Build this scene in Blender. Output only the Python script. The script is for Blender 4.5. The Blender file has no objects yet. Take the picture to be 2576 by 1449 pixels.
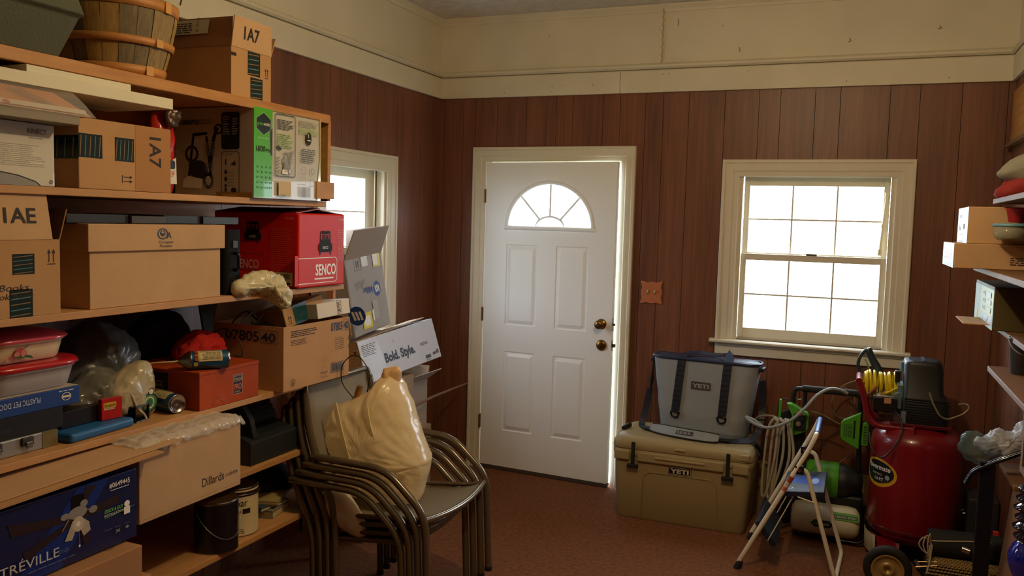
import bpy, bmesh, math, random
from mathutils import Vector, Matrix, Euler, noise
PI = math.pi
SC = bpy.context.scene
COL = SC.collection
random.seed(7)

# ------------------------------------------------------------------ camera, world, light, exposure
cam_d = bpy.data.cameras.new('camera'); cam = bpy.data.objects.new('camera', cam_d); COL.objects.link(cam)
cam_d.sensor_width = 36; cam_d.lens = 2143.0 / 2576 * 36; cam_d.clip_start = 0.05
_y, _p, _r = 0.3877, -0.0785, 0.0274
_f = Vector((-math.sin(_y) * math.cos(_p), math.cos(_y) * math.cos(_p), math.sin(_p)))
_r0 = Vector((math.cos(_y), math.sin(_y), 0)); _u0 = _r0.cross(_f)
_rt = _r0 * math.cos(_r) + _u0 * math.sin(_r); _up = -_r0 * math.sin(_r) + _u0 * math.cos(_r)
m = Matrix((_rt, _up, -_f)).transposed().to_4x4(); m.translation = (2.6775, -5.1996, 1.6693)
cam.matrix_world = m
SC.camera = cam

w = bpy.data.worlds.new('sky'); SC.world = w; w.use_nodes = True
bg = w.node_tree.nodes['Background']
bg.inputs['Color'].default_value = (0.76, 0.88, 1.0, 1); bg.inputs['Strength'].default_value = 13.0

def lamp(name, kind, loc, energy, color, size=0.1, rot=None, sy=None):
    d = bpy.data.lights.new(name, kind); d.energy = energy; d.color = color
    if kind == 'POINT': d.shadow_soft_size = size
    if kind == 'AREA':
        d.size = size
        if sy: d.shape = 'RECTANGLE'; d.size_y = sy
    o = bpy.data.objects.new(name, d); COL.objects.link(o); o.location = loc
    if rot: o.rotation_euler = rot
    return o
def portal(name, loc, rot, sx, sy):
    o = lamp(name, 'AREA', loc, 1, (1, 1, 1), sx, rot, sy); o.data.cycles.is_portal = True
portal('sky_portal_window', (2.41, 0.16, 1.5), (-PI / 2, 0, 0), 0.9, 1.0)
portal('sky_portal_side_window', (-0.16, -1.12, 1.5), (0, -PI / 2, 0), 1.0, 0.9)
portal('sky_portal_door', (0.81, 0.20, 1.05), (-PI / 2, 0, 0), 1.0, 2.1)
BULB = (2.25, -2.75, 2.70)
lamp('ceiling_bulb_light', 'POINT', BULB, 44.0, (1.0, 0.74, 0.42), 0.045)
SC.view_settings.view_transform = 'Standard'; SC.view_settings.look = 'None'
SC.view_settings.exposure = 0.28; SC.view_settings.gamma = 1.0
SC.cycles.max_bounces = 8; SC.cycles.diffuse_bounces = 5; SC.cycles.transparent_max_bounces = 12
SC.cycles.sample_clamp_indirect = 6.0

# ------------------------------------------------------------------ materials
def lin(h):
    c = [int(h[i:i + 2], 16) / 255 for i in (0, 2, 4)]
    return tuple(x / 12.92 if x <= 0.04045 else ((x + 0.055) / 1.055) ** 2.4 for x in c) + (1,)
_M = {}
def M(hexc, rough=0.6, metal=0.0, var=0.0, vs=6.0, vz=None, bump=0.0, bs=60.0, trans=0.0, alpha=1.0, coat=0.0, sss=0.0, name=None, col2=None, emit=0):
    key = (hexc, rough, metal, var, vs, vz, bump, bs, trans, alpha, coat, sss, col2, emit)
    if key in _M: return _M[key]
    mt = bpy.data.materials.new(name or 'mat_' + hexc); mt.use_nodes = True
    nt = mt.node_tree; b = nt.nodes['Principled BSDF']; L = nt.links
    b.inputs['Base Color'].default_value = lin(hexc); b.inputs['Roughness'].default_value = rough
    b.inputs['Metallic'].default_value = metal; b.inputs['Alpha'].default_value = alpha
    b.inputs['Transmission Weight'].default_value = trans; b.inputs['Coat Weight'].default_value = coat
    if emit: b.inputs['Emission Color'].default_value = lin(hexc); b.inputs['Emission Strength'].default_value = emit
    tc = None
    if var or bump:
        tc = nt.nodes.new('ShaderNodeTexCoord')
    if var:
        mp = nt.nodes.new('ShaderNodeMapping'); L.new(tc.outputs['Object'], mp.inputs['Vector'])
        if vz: mp.inputs['Scale'].default_value = vz
        n = nt.nodes.new('ShaderNodeTexNoise'); n.inputs['Scale'].default_value = vs; n.inputs['Detail'].default_value = 5
        L.new(mp.outputs['Vector'], n.inputs['Vector'])
        r = nt.nodes.new('ShaderNodeMapRange'); r.inputs['From Min'].default_value = 0.3; r.inputs['From Max'].default_value = 0.7
        L.new(n.outputs['Fac'], r.inputs['Value'])
        mx = nt.nodes.new('ShaderNodeMixRGB'); c = lin(hexc)
        mx.inputs['Color1'].default_value = lin(col2) if col2 else tuple(x * (1 - var) for x in c[:3]) + (1,)
        mx.inputs['Color2'].default_value = c if col2 else tuple(min(1, x * (1 + var)) for x in c[:3]) + (1,)
        L.new(r.outputs['Result'], mx.inputs['Fac']); L.new(mx.outputs['Color'], b.inputs['Base Color'])
    if bump:
        n2 = nt.nodes.new('ShaderNodeTexNoise'); n2.inputs['Scale'].default_value = bs; n2.inputs['Detail'].default_value = 3
        L.new(tc.outputs['Object'], n2.inputs['Vector'])
        bp = nt.nodes.new('ShaderNodeBump'); bp.inputs['Strength'].default_value = bump; bp.inputs['Distance'].default_value = 0.01
        L.new(n2.outputs['Fac'], bp.inputs['Height']); L.new(bp.outputs['Normal'], b.inputs['Normal'])
    _M[key] = mt
    return mt

def mat_panel(name, dark, mid, axis):
    """printed wood-grain wall panelling: vertical grain, per-plank tone"""
    mt = bpy.data.materials.new(name); mt.use_nodes = True; nt = mt.node_tree; L = nt.links
    b = nt.nodes['Principled BSDF']; b.inputs['Roughness'].default_value = 0.42
    tc = nt.nodes.new('ShaderNodeTexCoord')
    mp = nt.nodes.new('ShaderNodeMapping'); mp.inputs['Scale'].default_value = (26, 26, 1.1)
    L.new(tc.outputs['Object'], mp.inputs['Vector'])
    n = nt.nodes.new('ShaderNodeTexNoise'); n.inputs['Scale'].default_value = 1.6; n.inputs['Detail'].default_value = 8; n.inputs['Distortion'].default_value = 1.2
    L.new(mp.outputs['Vector'], n.inputs['Vector'])
    mp2 = nt.nodes.new('ShaderNodeMapping'); mp2.inputs['Scale'].default_value = (5.2, 5.2, 0.5)
    L.new(tc.outputs['Object'], mp2.inputs['Vector'])
    n2 = nt.nodes.new('ShaderNodeTexNoise'); n2.inputs['Scale'].default_value = 1.0; n2.inputs['Detail'].default_value = 2
    L.new(mp2.outputs['Vector'], n2.inputs['Vector'])
    ad = nt.nodes.new('ShaderNodeMath'); ad.operation = 'MULTIPLY_ADD'; ad.inputs[1].default_value = 0.6
    L.new(n.outputs['Fac'], ad.inputs[0])
    m2 = nt.nodes.new('ShaderNodeMath'); m2.operation = 'MULTIPLY'; m2.inputs[1].default_value = 0.5
    L.new(n2.outputs['Fac'], m2.inputs[0]); L.new(m2.outputs[0], ad.inputs[2])
    cr = nt.nodes.new('ShaderNodeValToRGB'); cr.color_ramp.elements[0].position = 0.34; cr.color_ramp.elements[1].position = 0.74
    cr.color_ramp.elements[0].color = lin(dark); cr.color_ramp.elements[1].color = lin(mid)
    L.new(ad.outputs[0], cr.inputs['Fac']); L.new(cr.outputs['Color'], b.inputs['Base Color'])
    return mt
PANEL = mat_panel('wood_grain_panelling', '5b3624', '85523a', 'x')
WHITE = M('d6cfb8', 0.55, var=0.06, vs=3, name='aged_white_paint')
WHITE2 = M('d6cdb8', 0.42, var=0.03, vs=4, name='casing_white_paint')
DOORW = M('eeeeec', 0.38, name='door_white_paint')
CEIL = M('dcdad2', 0.9, var=0.10, vs=14, bump=0.5, bs=90, name='textured_ceiling')
CARPET = M('9c623a', 0.97, var=0.22, vs=45, bump=0.9, bs=420, name='rust_brown_carpet', col2='7e4728')
GROOVE = M('1a0f0a', 0.8)
PINE = M('c08a4c', 0.55, var=0.2, vs=5, vz=(9, 1, 9), name='pine_board', col2='a8713a')
PLY = M('bb8a55', 0.6, var=0.12, vs=6, vz=(6, 1, 6), name='plywood')
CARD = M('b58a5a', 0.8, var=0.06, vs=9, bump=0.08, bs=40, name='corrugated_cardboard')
CARD2 = M('bf9a70', 0.8, var=0.05, vs=9, bump=0.08, bs=40, name='light_cardboard')
CARDG = M('a28c78', 0.8, var=0.05, vs=9, name='greyish_cardboard')
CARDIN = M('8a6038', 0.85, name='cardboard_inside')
TAPE = M('16292b', 0.25, name='dark_shipping_tape'); TAPEL = M('5f7f80', 0.35, name='tape_print'); TAPEO = M('8a6c3c', 0.4)
INK = M('241d1a', 0.7, name='black_ink'); INKB = M('2b3d5c', 0.7, name='blue_black_ink'); PAPER = M('e9e6dc', 0.6, name='white_label_paper')
BLACK = M('141414', 0.45, name='black_plastic'); BLACKG = M('0e0e10', 0.2, name='gloss_black'); RUB = M('171513', 0.75, name='black_rubber')
DGREY = M('2d3033', 0.5); CHROME = M('b8b8bc', 0.18, 1.0, name='chrome'); STEEL = M('8f8f8c', 0.35, 1.0, name='brushed_steel')
BRASS = M('8a6a33', 0.3, 1.0, name='antique_brass'); GOLD = M('b98c43', 0.3, 0.9)
GLASS = None
def mat_glass():
    mt = bpy.data.materials.new('window_glass'); mt.use_nodes = True; nt = mt.node_tree; nt.nodes.clear(); L = nt.links
    o = nt.nodes.new('ShaderNodeOutputMaterial'); t = nt.nodes.new('ShaderNodeBsdfTransparent'); g = nt.nodes.new('ShaderNodeBsdfGlossy')
    g.inputs['Roughness'].default_value = 0.02; fr = nt.nodes.new('ShaderNodeFresnel'); fr.inputs['IOR'].default_value = 1.45
    ge = nt.nodes.new('ShaderNodeNewGeometry'); sb = nt.nodes.new('ShaderNodeMath'); sb.operation = 'SUBTRACT'; sb.inputs[0].default_value = 1.0; L.new(ge.outputs['Backfacing'], sb.inputs[1])
    ml = nt.nodes.new('ShaderNodeMath'); ml.operation = 'MULTIPLY'; L.new(fr.outputs[0], ml.inputs[0]); L.new(sb.outputs[0], ml.inputs[1])
    mx = nt.nodes.new('ShaderNodeMixShader'); L.new(ml.outputs[0], mx.inputs[0]); L.new(t.outputs[0], mx.inputs[1]); L.new(g.outputs[0], mx.inputs[2]); L.new(mx.outputs[0], o.inputs[0])
    return mt
GLASS = mat_glass()
def mat_film(name, hexc, op, rough=0.15):
    """thin plastic film: part see-through, part glossy"""
    mt = bpy.data.materials.new(name); mt.use_nodes = True; nt = mt.node_tree; nt.nodes.clear(); L = nt.links
    o = nt.nodes.new('ShaderNodeOutputMaterial'); t = nt.nodes.new('ShaderNodeBsdfTransparent'); p = nt.nodes.new('ShaderNodeBsdfPrincipled')
    p.inputs['Base Color'].default_value = lin(hexc); p.inputs['Roughness'].default_value = rough
    mx = nt.nodes.new('ShaderNodeMixShader'); mx.inputs[0].default_value = op
    L.new(t.outputs[0], mx.inputs[1]); L.new(p.outputs[0], mx.inputs[2]); L.new(mx.outputs[0], o.inputs[0])
    return mt
FILM = mat_film('clear_plastic_film', 'd8d8d4', 0.28, 0.12); SMOKE = mat_film('smoky_plastic_film', '8a8578', 0.35, 0.2)
def mat_bag(name, hexc, rough=0.3, tl=0.35):
    mt = bpy.data.materials.new(name); mt.use_nodes = True; nt = mt.node_tree; L = nt.links
    p = nt.nodes['Principled BSDF']; p.inputs['Base Color'].default_value = lin(hexc); p.inputs['Roughness'].default_value = rough
    o = nt.nodes['Material Output']; t = nt.nodes.new('ShaderNodeBsdfTranslucent'); t.inputs['Color'].default_value = lin(hexc)
    mx = nt.nodes.new('ShaderNodeMixShader'); mx.inputs[0].default_value = tl
    L.new(p.outputs[0], mx.inputs[1]); L.new(t.outputs[0], mx.inputs[2]); L.new(mx.outputs[0], o.inputs[0])
    return mt

# ------------------------------------------------------------------ mesh building
class MB:
    def __init__(s): s.v = []; s.f = []; s.mi = []; s.sm = []; s.mats = []
    def add(s, vs, fs, mat, smooth=False, T=None):
        if mat not in s.mats: s.mats.append(mat)
        k = s.mats.index(mat); n = len(s.v)
        s.v += [tuple(T @ Vector(v)) if T is not None else tuple(v) for v in vs]
        for f in fs: s.f.append([n + i for i in f]); s.mi.append(k); s.sm.append(smooth)
        return s
    def bx(s, x0, x1, y0, y1, z0, z1, mat, T=None, taper=0.0):
        t = taper
        vs = [(x0 + t, y0 + t, z0), (x1 - t, y0 + t, z0), (x1 - t, y1 - t, z0), (x0 + t, y1 - t, z0), (x0, y0, z1), (x1, y0, z1), (x1, y1, z1), (x0, y1, z1)]
        return s.add(vs, [(0, 3, 2, 1), (4, 5, 6, 7), (0, 1, 5, 4), (1, 2, 6, 5), (2, 3, 7, 6), (3, 0, 4, 7)], mat, T=T)
    def loft(s, secs, mat, caps=True, smooth=True, closed=True, T=None):
        n = len(secs[0]); vs = [p for c in secs for p in c]; fs = []
        for i in range(len(secs) - 1):
            for j in range(n if closed else n - 1):
                a = i * n + j; b = i * n + (j + 1) % n; fs.append((a, b, b + n, a + n))
        s.add(vs, fs, mat, smooth, T)
        if caps and closed:
            s.add(secs[0], [tuple(range(n))[::-1]], mat, False, T); s.add(secs[-1], [tuple(range(n))], mat, False, T)
        return s
    def tube(s, pts, r, mat, n=10, closed=False, T=None, caps=True, flat=None):
        P = [Vector(p) for p in pts]; N = len(P); secs = []; up = None
        for i, p in enumerate(P):
            if closed: d = P[(i + 1) % N] - P[i - 1]
            else: d = P[min(i + 1, N - 1)] - P[max(i - 1, 0)]
            if d.length < 1e-9: d = Vector((0, 0, 1))
            d.normalize()
            if up is None:
                up = Vector((0, 0, 1)) if abs(d.z) < 0.9 else Vector((1, 0, 0))
            u = (up - d * up.dot(d));
            if u.length < 1e-6: u = d.orthogonal()
            u.normalize(); up = u; w_ = d.cross(u)
            rr = r[i] if isinstance(r, (list, tuple)) else r
            fl = flat or 1.0
            secs.append([p + (u * math.cos(2 * PI * k / n) * fl + w_ * math.sin(2 * PI * k / n)) * rr for k in range(n)])
        if closed: secs.append(secs[0])
        return s.loft(secs, mat, caps and not closed, True, T=T)
    def lathe(s, prof, mat, c=(0, 0, 0), n=32, T=None, smooth=True, a0=0, a1=2 * PI):
        full = abs(a1 - a0 - 2 * PI) < 1e-6; m_ = n if full else n + 1
        vs = []; fs = []
        for r, z in prof:
            for k in range(m_):
                a = a0 + (a1 - a0) * k / n; vs.append((c[0] + r * math.cos(a), c[1] + r * math.sin(a), c[2] + z))
        for i in range(len(prof) - 1):
            for k in range(n):
                a = i * m_ + k; b = i * m_ + ((k + 1) % m_ if full else k + 1); fs.append((a, b, b + m_, a + m_))
        return s.add(vs, fs, mat, smooth, T)
    def cyl(s, a, b, r, mat, n=20, r2=None, smooth=True):
        a = Vector(a); b = Vector(b); d = (b - a).normalized(); u = d.orthogonal().normalized(); w_ = d.cross(u)
        r2 = r if r2 is None else r2
        return s.loft([[a + (u * math.cos(t) + w_ * math.sin(t)) * r for t in [2 * PI * k / n for k in range(n)]],
                       [b + (u * math.cos(t) + w_ * math.sin(t)) * r2 for t in [2 * PI * k / n for k in range(n)]]], mat, True, smooth)
    def prism(s, poly, z0, z1, mat, T=None):
        n = len(poly); vs = [(x, y, z0) for x, y in poly] + [(x, y, z1) for x, y in poly]
        return s.add(vs, [tuple(range(n))[::-1], tuple(range(n, 2 * n))] + [(i, (i + 1) % n, n + (i + 1) % n, n + i) for i in range(n)], mat, T=T)
    def build(s, name, parent=None, bevel=0, seg=2, kind=None, sub=0):
        me = bpy.data.meshes.new(name); me.from_pydata(s.v, [], s.f)
        for mt in s.mats: me.materials.append(mt)
        for i, p in enumerate(me.polygons): p.material_index = s.mi[i]; p.use_smooth = s.sm[i]
        me.update()
        o = bpy.data.objects.new(name, me); COL.objects.link(o)
        if parent is not None: o.parent = parent
        if bevel:
            md = o.modifiers.new('bevel', 'BEVEL'); md.width = bevel; md.segments = seg; md.limit_method = 'ANGLE'; md.angle_limit = math.radians(40)
        if sub:
            md = o.modifiers.new('sub', 'SUBSURF'); md.levels = sub; md.render_levels = sub
        if kind: o['kind'] = kind
        return o
def spec(mt, v): mt.node_tree.nodes['Principled BSDF'].inputs['Specular IOR Level'].default_value = v; return mt
def thing(name, label, cat, loc=(0, 0, 0), rotz=0, group=None, rot=None):
    o = bpy.data.objects.new(name, None); COL.objects.link(o); o.location = loc
    o.rotation_euler = rot if rot else (0, 0, rotz); o.empty_display_size = 0.05
    o['label'] = label; o['category'] = cat
    if group: o['group'] = group
    return o
def tag(o, label, cat, group=None):
    o['label'] = label; o['category'] = cat
    if group: o['group'] = group
    return o
def spline(pts, k=6, closed=False):
    P = [Vector(p) for p in pts]; n = len(P); out = []
    for i in range(n if closed else n - 1):
        p0 = P[(i - 1) % n] if closed or i > 0 else P[i]; p1 = P[i]; p2 = P[(i + 1) % n]; p3 = P[(i + 2) % n] if closed or i + 2 < n else P[min(i + 1, n - 1)]
        for j in range(k):
            t = j / k
            out.append(0.5 * ((2 * p1) + (p2 - p0) * t + (2 * p0 - 5 * p1 + 4 * p2 - p3) * t * t + (-p0 + 3 * p1 - 3 * p2 + p3) * t ** 3))
    if not closed: out.append(P[-1])
    return out
def fillet(pts, r, k=6):
    """polyline with rounded corners"""
    P = [Vector(p) for p in pts]; out = [P[0]]
    for i in range(1, len(P) - 1):
        a = (P[i - 1] - P[i]); b = (P[i + 1] - P[i]); ra = min(r, a.length * .45, b.length * .45)
        A = P[i] + a.normalized() * ra; B = P[i] + b.normalized() * ra
        for j in range(k + 1):
            t = j / k; out.append(A * (1 - t) ** 2 + P[i] * 2 * t * (1 - t) + B * t * t)
    out.append(P[-1]); return out
def rrect(w_, d, r, n=5, z=0, cx=0, cy=0):
    out = []
    for qx, qy, a0 in ((1, 1, 0), (-1, 1, PI / 2), (-1, -1, PI), (1, -1, 1.5 * PI)):
        for k in range(n + 1):
            a = a0 + PI / 2 * k / n; out.append((cx + qx * (w_ / 2 - r) + r * math.cos(a), cy + qy * (d / 2 - r) + r * math.sin(a), z))
    return out
def mnoise(p, s=1.0, o=0): return noise.noise(Vector(p) * s + Vector((o, o * 1.7, -o)))
def crumple(o, amp, scale, seed=0, ridged=True):
    me = o.data; me.update(); nn = [v.normal.copy() for v in me.vertices]
    for i, v in enumerate(me.vertices):
        p = v.co; d = mnoise(p, scale, seed)
        if ridged: d += 0.8 * (1 - 2 * abs(mnoise(p, scale * 2.1, seed + 3))) * 0.5 + 0.3 * (1 - 2 * abs(mnoise(p, scale * 5, seed + 5)))
        v.co = p + nn[i] * amp * d
    me.update(); return o
def pillow(name, poly, thick, mat, parent=None, T=None, seg=4, rings=9, amp=0.006, scale=14, seed=1, ridge=0.0, centre=None, exp=1.0):
    """closed puffy form from an outline (u,v) with depth along w"""
    P = spline([(p[0], p[1], 0) for p in poly], seg, True); n = len(P)
    c = Vector((sum(p.x for p in P) / n, sum(p.y for p in P) / n, 0)) if centre is None else Vector((centre[0], centre[1], 0))
    mb = MB(); secs = []
    for i in range(-rings, rings + 1):
        a = PI / 2 * i / rings; ca = max(math.cos(a), 0.0) ** exp; sa = math.sin(a)
        if abs(i) == rings: ca = 0.02
        secs.append([(c.x + (p.x - c.x) * ca, c.y + (p.y - c.y) * ca, thick * sa * (1 + ridge * math.sin(k * 2 * PI / n * 9 + p.x * 20) * ca)) for k, p in enumerate(P)])
    mb.loft(secs, mat, True, True, T=T)
    o = mb.build(name, parent); crumple(o, amp, scale, seed); return o
def frameM(o, u, v):
    u = Vector(u).normalized(); v = Vector(v).normalized(); w_ = u.cross(v)
    m_ = Matrix((u, v, w_)).transposed().to_4x4(); m_.translation = Vector(o); return m_
def face(size, which, z0=0.0, lift=0.0):
    sx, sy, sz = size
    if which == 'X': return frameM((sx / 2 + lift, -sy / 2, z0), (0, 1, 0), (0, 0, 1))
    if which == 'Y': return frameM((-sx / 2, -sy / 2 - lift, z0), (1, 0, 0), (0, 0, 1))
    if which == 'T': return frameM((-sx / 2, -sy / 2, z0 + sz + lift), (1, 0, 0), (0, 1, 0))
    if which == 'TX': return frameM((sx / 2, -sy / 2, z0 + sz + lift), (0, 1, 0), (-1, 0, 0))
    if which == '-X': return frameM((-sx / 2 - lift, sy / 2, z0), (0, -1, 0), (0, 0, 1))
_TC = {}
def text_mesh(txt, bold=0.0):
    k = (txt, bold)
    if k in _TC: return _TC[k]
    cu = bpy.data.curves.new('t', 'FONT'); cu.body = txt; cu.size = 1.0 / 0.729; cu.offset = bold; cu.resolution_u = 3
    o = bpy.data.objects.new('t', cu); COL.objects.link(o)
    dg = bpy.context.evaluated_depsgraph_get(); me = bpy.data.meshes.new_from_object(o.evaluated_get(dg))
    vs = [tuple(v.co) for v in me.vertices]; fs = [tuple(p.vertices) for p in me.polygons]
    bpy.data.objects.remove(o); bpy.data.curves.remove(cu); bpy.data.meshes.remove(me)
    _TC[k] = (vs, fs); return _TC[k]
def art(name, parent, F, items, lift=0.0007, warp=None, label=None):
    """flat printing, stickers and tape laid on a surface: one mesh"""
    cut = [i for i, q in enumerate(items) if q[0] == 'part']
    if cut:
        ob = art(name, parent, F, items[:cut[0]], lift, warp)
        for a_, b_ in zip(cut, cut[1:] + [len(items)]): art(items[a_][1], parent, F, items[a_ + 1:b_], lift + .00018 * a_, warp)
        return ob
    mb = MB(); h = lift
    def W(pts): return [warp(x, y, h) if warp else (x, y, h) for x, y in pts]
    for it in items:
        k = it[0]
        if k == 'r': _, u, v, w_, hh, mt = it; mb.add(W([(u, v), (u + w_, v), (u + w_, v + hh), (u, v + hh)]), [(0, 1, 2, 3)], mt)
        elif k == 'g':
            _, u, v, w_, hh, mt, n = it
            for i in range(n):
                a = u + w_ * i / n; b = u + w_ * (i + 1) / n; mb.add(W([(a, v), (b, v), (b, v + hh), (a, v + hh)]), [(0, 1, 2, 3)], mt)
        elif k == 'o':
            _, u, v, w_, hh, r, mt = it; pts = [(p[0], p[1]) for p in rrect(w_, hh, r, 4, 0, u + w_ / 2, v + hh / 2)]; mb.add(W(pts), [tuple(range(len(pts)))], mt)
        elif k == 'e':
            _, u, v, ru, rv, mt = it; n = 28; c = [(u + ru * math.cos(2 * PI * i / n), v + rv * math.sin(2 * PI * i / n)) for i in range(n)]
            if warp:
                for q in range(6):
                    f0, f1 = q / 6, (q + 1) / 6
                    for i in range(n):
                        a, b = c[i], c[(i + 1) % n]; L_ = lambda p, f: (u + (p[0] - u) * f, v + (p[1] - v) * f)
                        mb.add(W([L_(a, f0), L_(a, f1), L_(b, f1), L_(b, f0)]), [(0, 1, 2, 3)] if q else [(0, 1, 2)], mt)
            else: mb.add(W(c), [tuple(range(n))], mt)
        elif k == 'p': mb.add(W(it[1]), [tuple(range(len(it[1])))], it[2])
        elif k == 'fr':
            _, u, v, w_, hh, th, mt = it
            for a in ((u, v, w_, th), (u, v + hh - th, w_, th), (u, v, th, hh), (u + w_ - th, v, th, hh)):
                mb.add(W([(a[0], a[1]), (a[0] + a[2], a[1]), (a[0] + a[2], a[1] + a[3]), (a[0], a[1] + a[3])]), [(0, 1, 2, 3)], mt)
        elif k == 'ro':
            _, u, v, w_, hh, r, th, mt = it
            A = [(p[0], p[1]) for p in rrect(w_, hh, r, 4, 0, u + w_ / 2, v + hh / 2)]; B = [(p[0], p[1]) for p in rrect(w_ - 2 * th, hh - 2 * th, max(r - th, th * .2), 4, 0, u + w_ / 2, v + hh / 2)]
            n = len(A); mb.add(W(A + B), [(i, (i + 1) % n, n + (i + 1) % n, n + i) for i in range(n)], mt)
        elif k == 'ring':
            _, u, v, r, th, mt = it[:6]; n = 24; asp = it[6] if len(it) > 6 else 1
            A = [(u + r * asp * math.cos(2 * PI * i / n), v + r * math.sin(2 * PI * i / n)) for i in range(n)]; B = [(u + (r - th) * asp * math.cos(2 * PI * i / n), v + (r - th) * math.sin(2 * PI * i / n)) for i in range(n)]
            mb.add(W(A + B), [(i, (i + 1) % n, n + (i + 1) % n, n + i) for i in range(n)], mt)
        elif k == 'ln':
            _, pts, wd, mt = it
            for a, b in zip(pts, pts[1:]):
                dx, dy = b[0] - a[0], b[1] - a[1]; l = math.hypot(dx, dy) or 1; nx, ny = -dy / l * wd / 2, dx / l * wd / 2
                mb.add(W([(a[0] - nx, a[1] - ny), (b[0] - nx, b[1] - ny), (b[0] + nx, b[1] + ny), (a[0] + nx, a[1] + ny)]), [(0, 1, 2, 3)], mt)
        elif k == 't':
            _, tx, u, v, hh, mt = it[:6]; op = it[6] if len(it) > 6 else {}
            vs, fs = text_mesh(tx, op.get('b', 0.0)); x0 = min(p[0] for p in vs); x1 = max(p[0] for p in vs)
            sx = hh * op.get('sx', 1.0)
            if 'w' in op: sx = op['w'] / (x1 - x0)
            off = {'l': x0, 'c': (x0 + x1) / 2, 'r': x1}[op.get('al', 'l')]; a = math.radians(op.get('rot', 0)); sh = op.get('sh', 0)
            pts = []
            for x, y, _z in vs:
                X = (x - off) * sx + y * hh * sh; Y = y * hh; pts.append((u + X * math.cos(a) - Y * math.sin(a), v + X * math.sin(a) + Y * math.cos(a)))
            mb.add(W(pts), fs, mt)
        elif k == 'ms':
            _, u, v, w_, rows, rh, mt = it[:7]; rnd = random.Random(int((u + v * 7 + w_ * 3) * 1e4)); fill = it[7] if len(it) > 7 else 0.5
            for r_ in range(rows):
                x = 0; y = v - (r_ + 1) * rh; end = w_ * rnd.uniform(0.7, 1.0)
                while x < end:
                    l = rnd.uniform(1.2, 4) * rh; l = min(l, w_ - x)
                    if l <= 0: break
                    mb.add(W([(u + x, y), (u + x + l, y), (u + x + l, y + rh * fill), (u + x, y + rh * fill)]), [(0, 1, 2, 3)], mt); x += l + rh * 0.6
        elif k == 'bc':
            _, u, v, w_, hh, mt = it; rnd = random.Random(int(u * 9999)); x = 0
            while x < w_:
                l = rnd.uniform(0.008, 0.03) * w_; mb.add(W([(u + x, v), (u + x + l, v), (u + x + l, v + hh), (u + x, v + hh)]), [(0, 1, 2, 3)], mt); x += l + rnd.uniform(0.008, 0.025) * w_
        h += 0.00018
    if F is not None: mb.v = [tuple(F @ Vector(v)) for v in mb.v]
    o = mb.build(name, parent)
    if label: o['label'] = label
    return o
def arrows(u, v, s, mt, rot=0):
    """two up arrows over a bar"""
    out = []; R = lambda x, y: (u + x * math.cos(rot) - y * math.sin(rot), v + x * math.sin(rot) + y * math.cos(rot))
    out.append(('ln', [R(-.5 * s, 0), R(.5 * s, 0)], .1 * s, mt))
    for dx in (-.27, .27):
        out.append(('ln', [R(dx * s, .22 * s), R(dx * s, 1.3 * s)], .09 * s, mt)); out.append(('p', [R((dx - .2) * s, 1.15 * s), R((dx + .2) * s, 1.15 * s), R(dx * s, 1.6 * s)], mt))
    return out
def ship_tape(u, v, w_, h, rot=False):
    out = [('r', u, v, w_, h, TAPE)]; n = 5
    L_ = h if not rot else w_
    for i in range(n):
        if not rot:
            y = v + h * (i + .4) / n; out.append(('ln', [(u + w_ * .04, y - w_ * .03), (u + w_ * .9, y + w_ * .03)], h * .035, TAPEL if i % 2 else TAPEO))
        else:
            x = u + w_ * (i + .4) / n; out.append(('ln', [(x - h * .03, v + h * .06), (x + h * .03, v + h * .92)], w_ * .03, TAPEL if i % 2 else TAPEO))
    return out
def flap(parent, size, side, length, ang, mat, name='flap', frac=(0, 1), th=0.004):
    """cardboard flap hinged on a top edge; ang = degrees above horizontal, outward"""
    sx, sy, sz = size; a = math.radians(ang); mb = MB()
    hinge = {'X': ((sx / 2, -sy / 2, sz), (0, 1, 0), (1, 0, 0), sy), '-X': ((-sx / 2, -sy / 2, sz), (0, 1, 0), (-1, 0, 0), sy),
             'Y': ((-sx / 2, -sy / 2, sz), (1, 0, 0), (0, -1, 0), sx), '-Y': ((-sx / 2, sy / 2, sz), (1, 0, 0), (0, 1, 0), sx)}[side]
    o, al, out, ln = Vector(hinge[0]), Vector(hinge[1]), Vector(hinge[2]), hinge[3]
    d = out * math.cos(a) + Vector((0, 0, 1)) * math.sin(a); nn = al.cross(d).normalized() * th / 2
    p0 = o + al * ln * frac[0]; p1 = o + al * ln * frac[1]; q1 = p1 + d * length - al * .008; q0 = p0 + d * length + al * .008
    mb.add([p + nn for p in (p0, p1, q1, q0)] + [p - nn for p in (p0, p1, q1, q0)], [(0, 1, 2, 3), (7, 6, 5, 4), (0, 4, 5, 1), (1, 5, 6, 2), (2, 6, 7, 3), (3, 7, 4, 0)], mat)
    ob = mb.build(name, parent); return ob, frameM(p0 + nn * 1.2 * (1 if side in ('X', '-Y') else 1), al, d)
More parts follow.
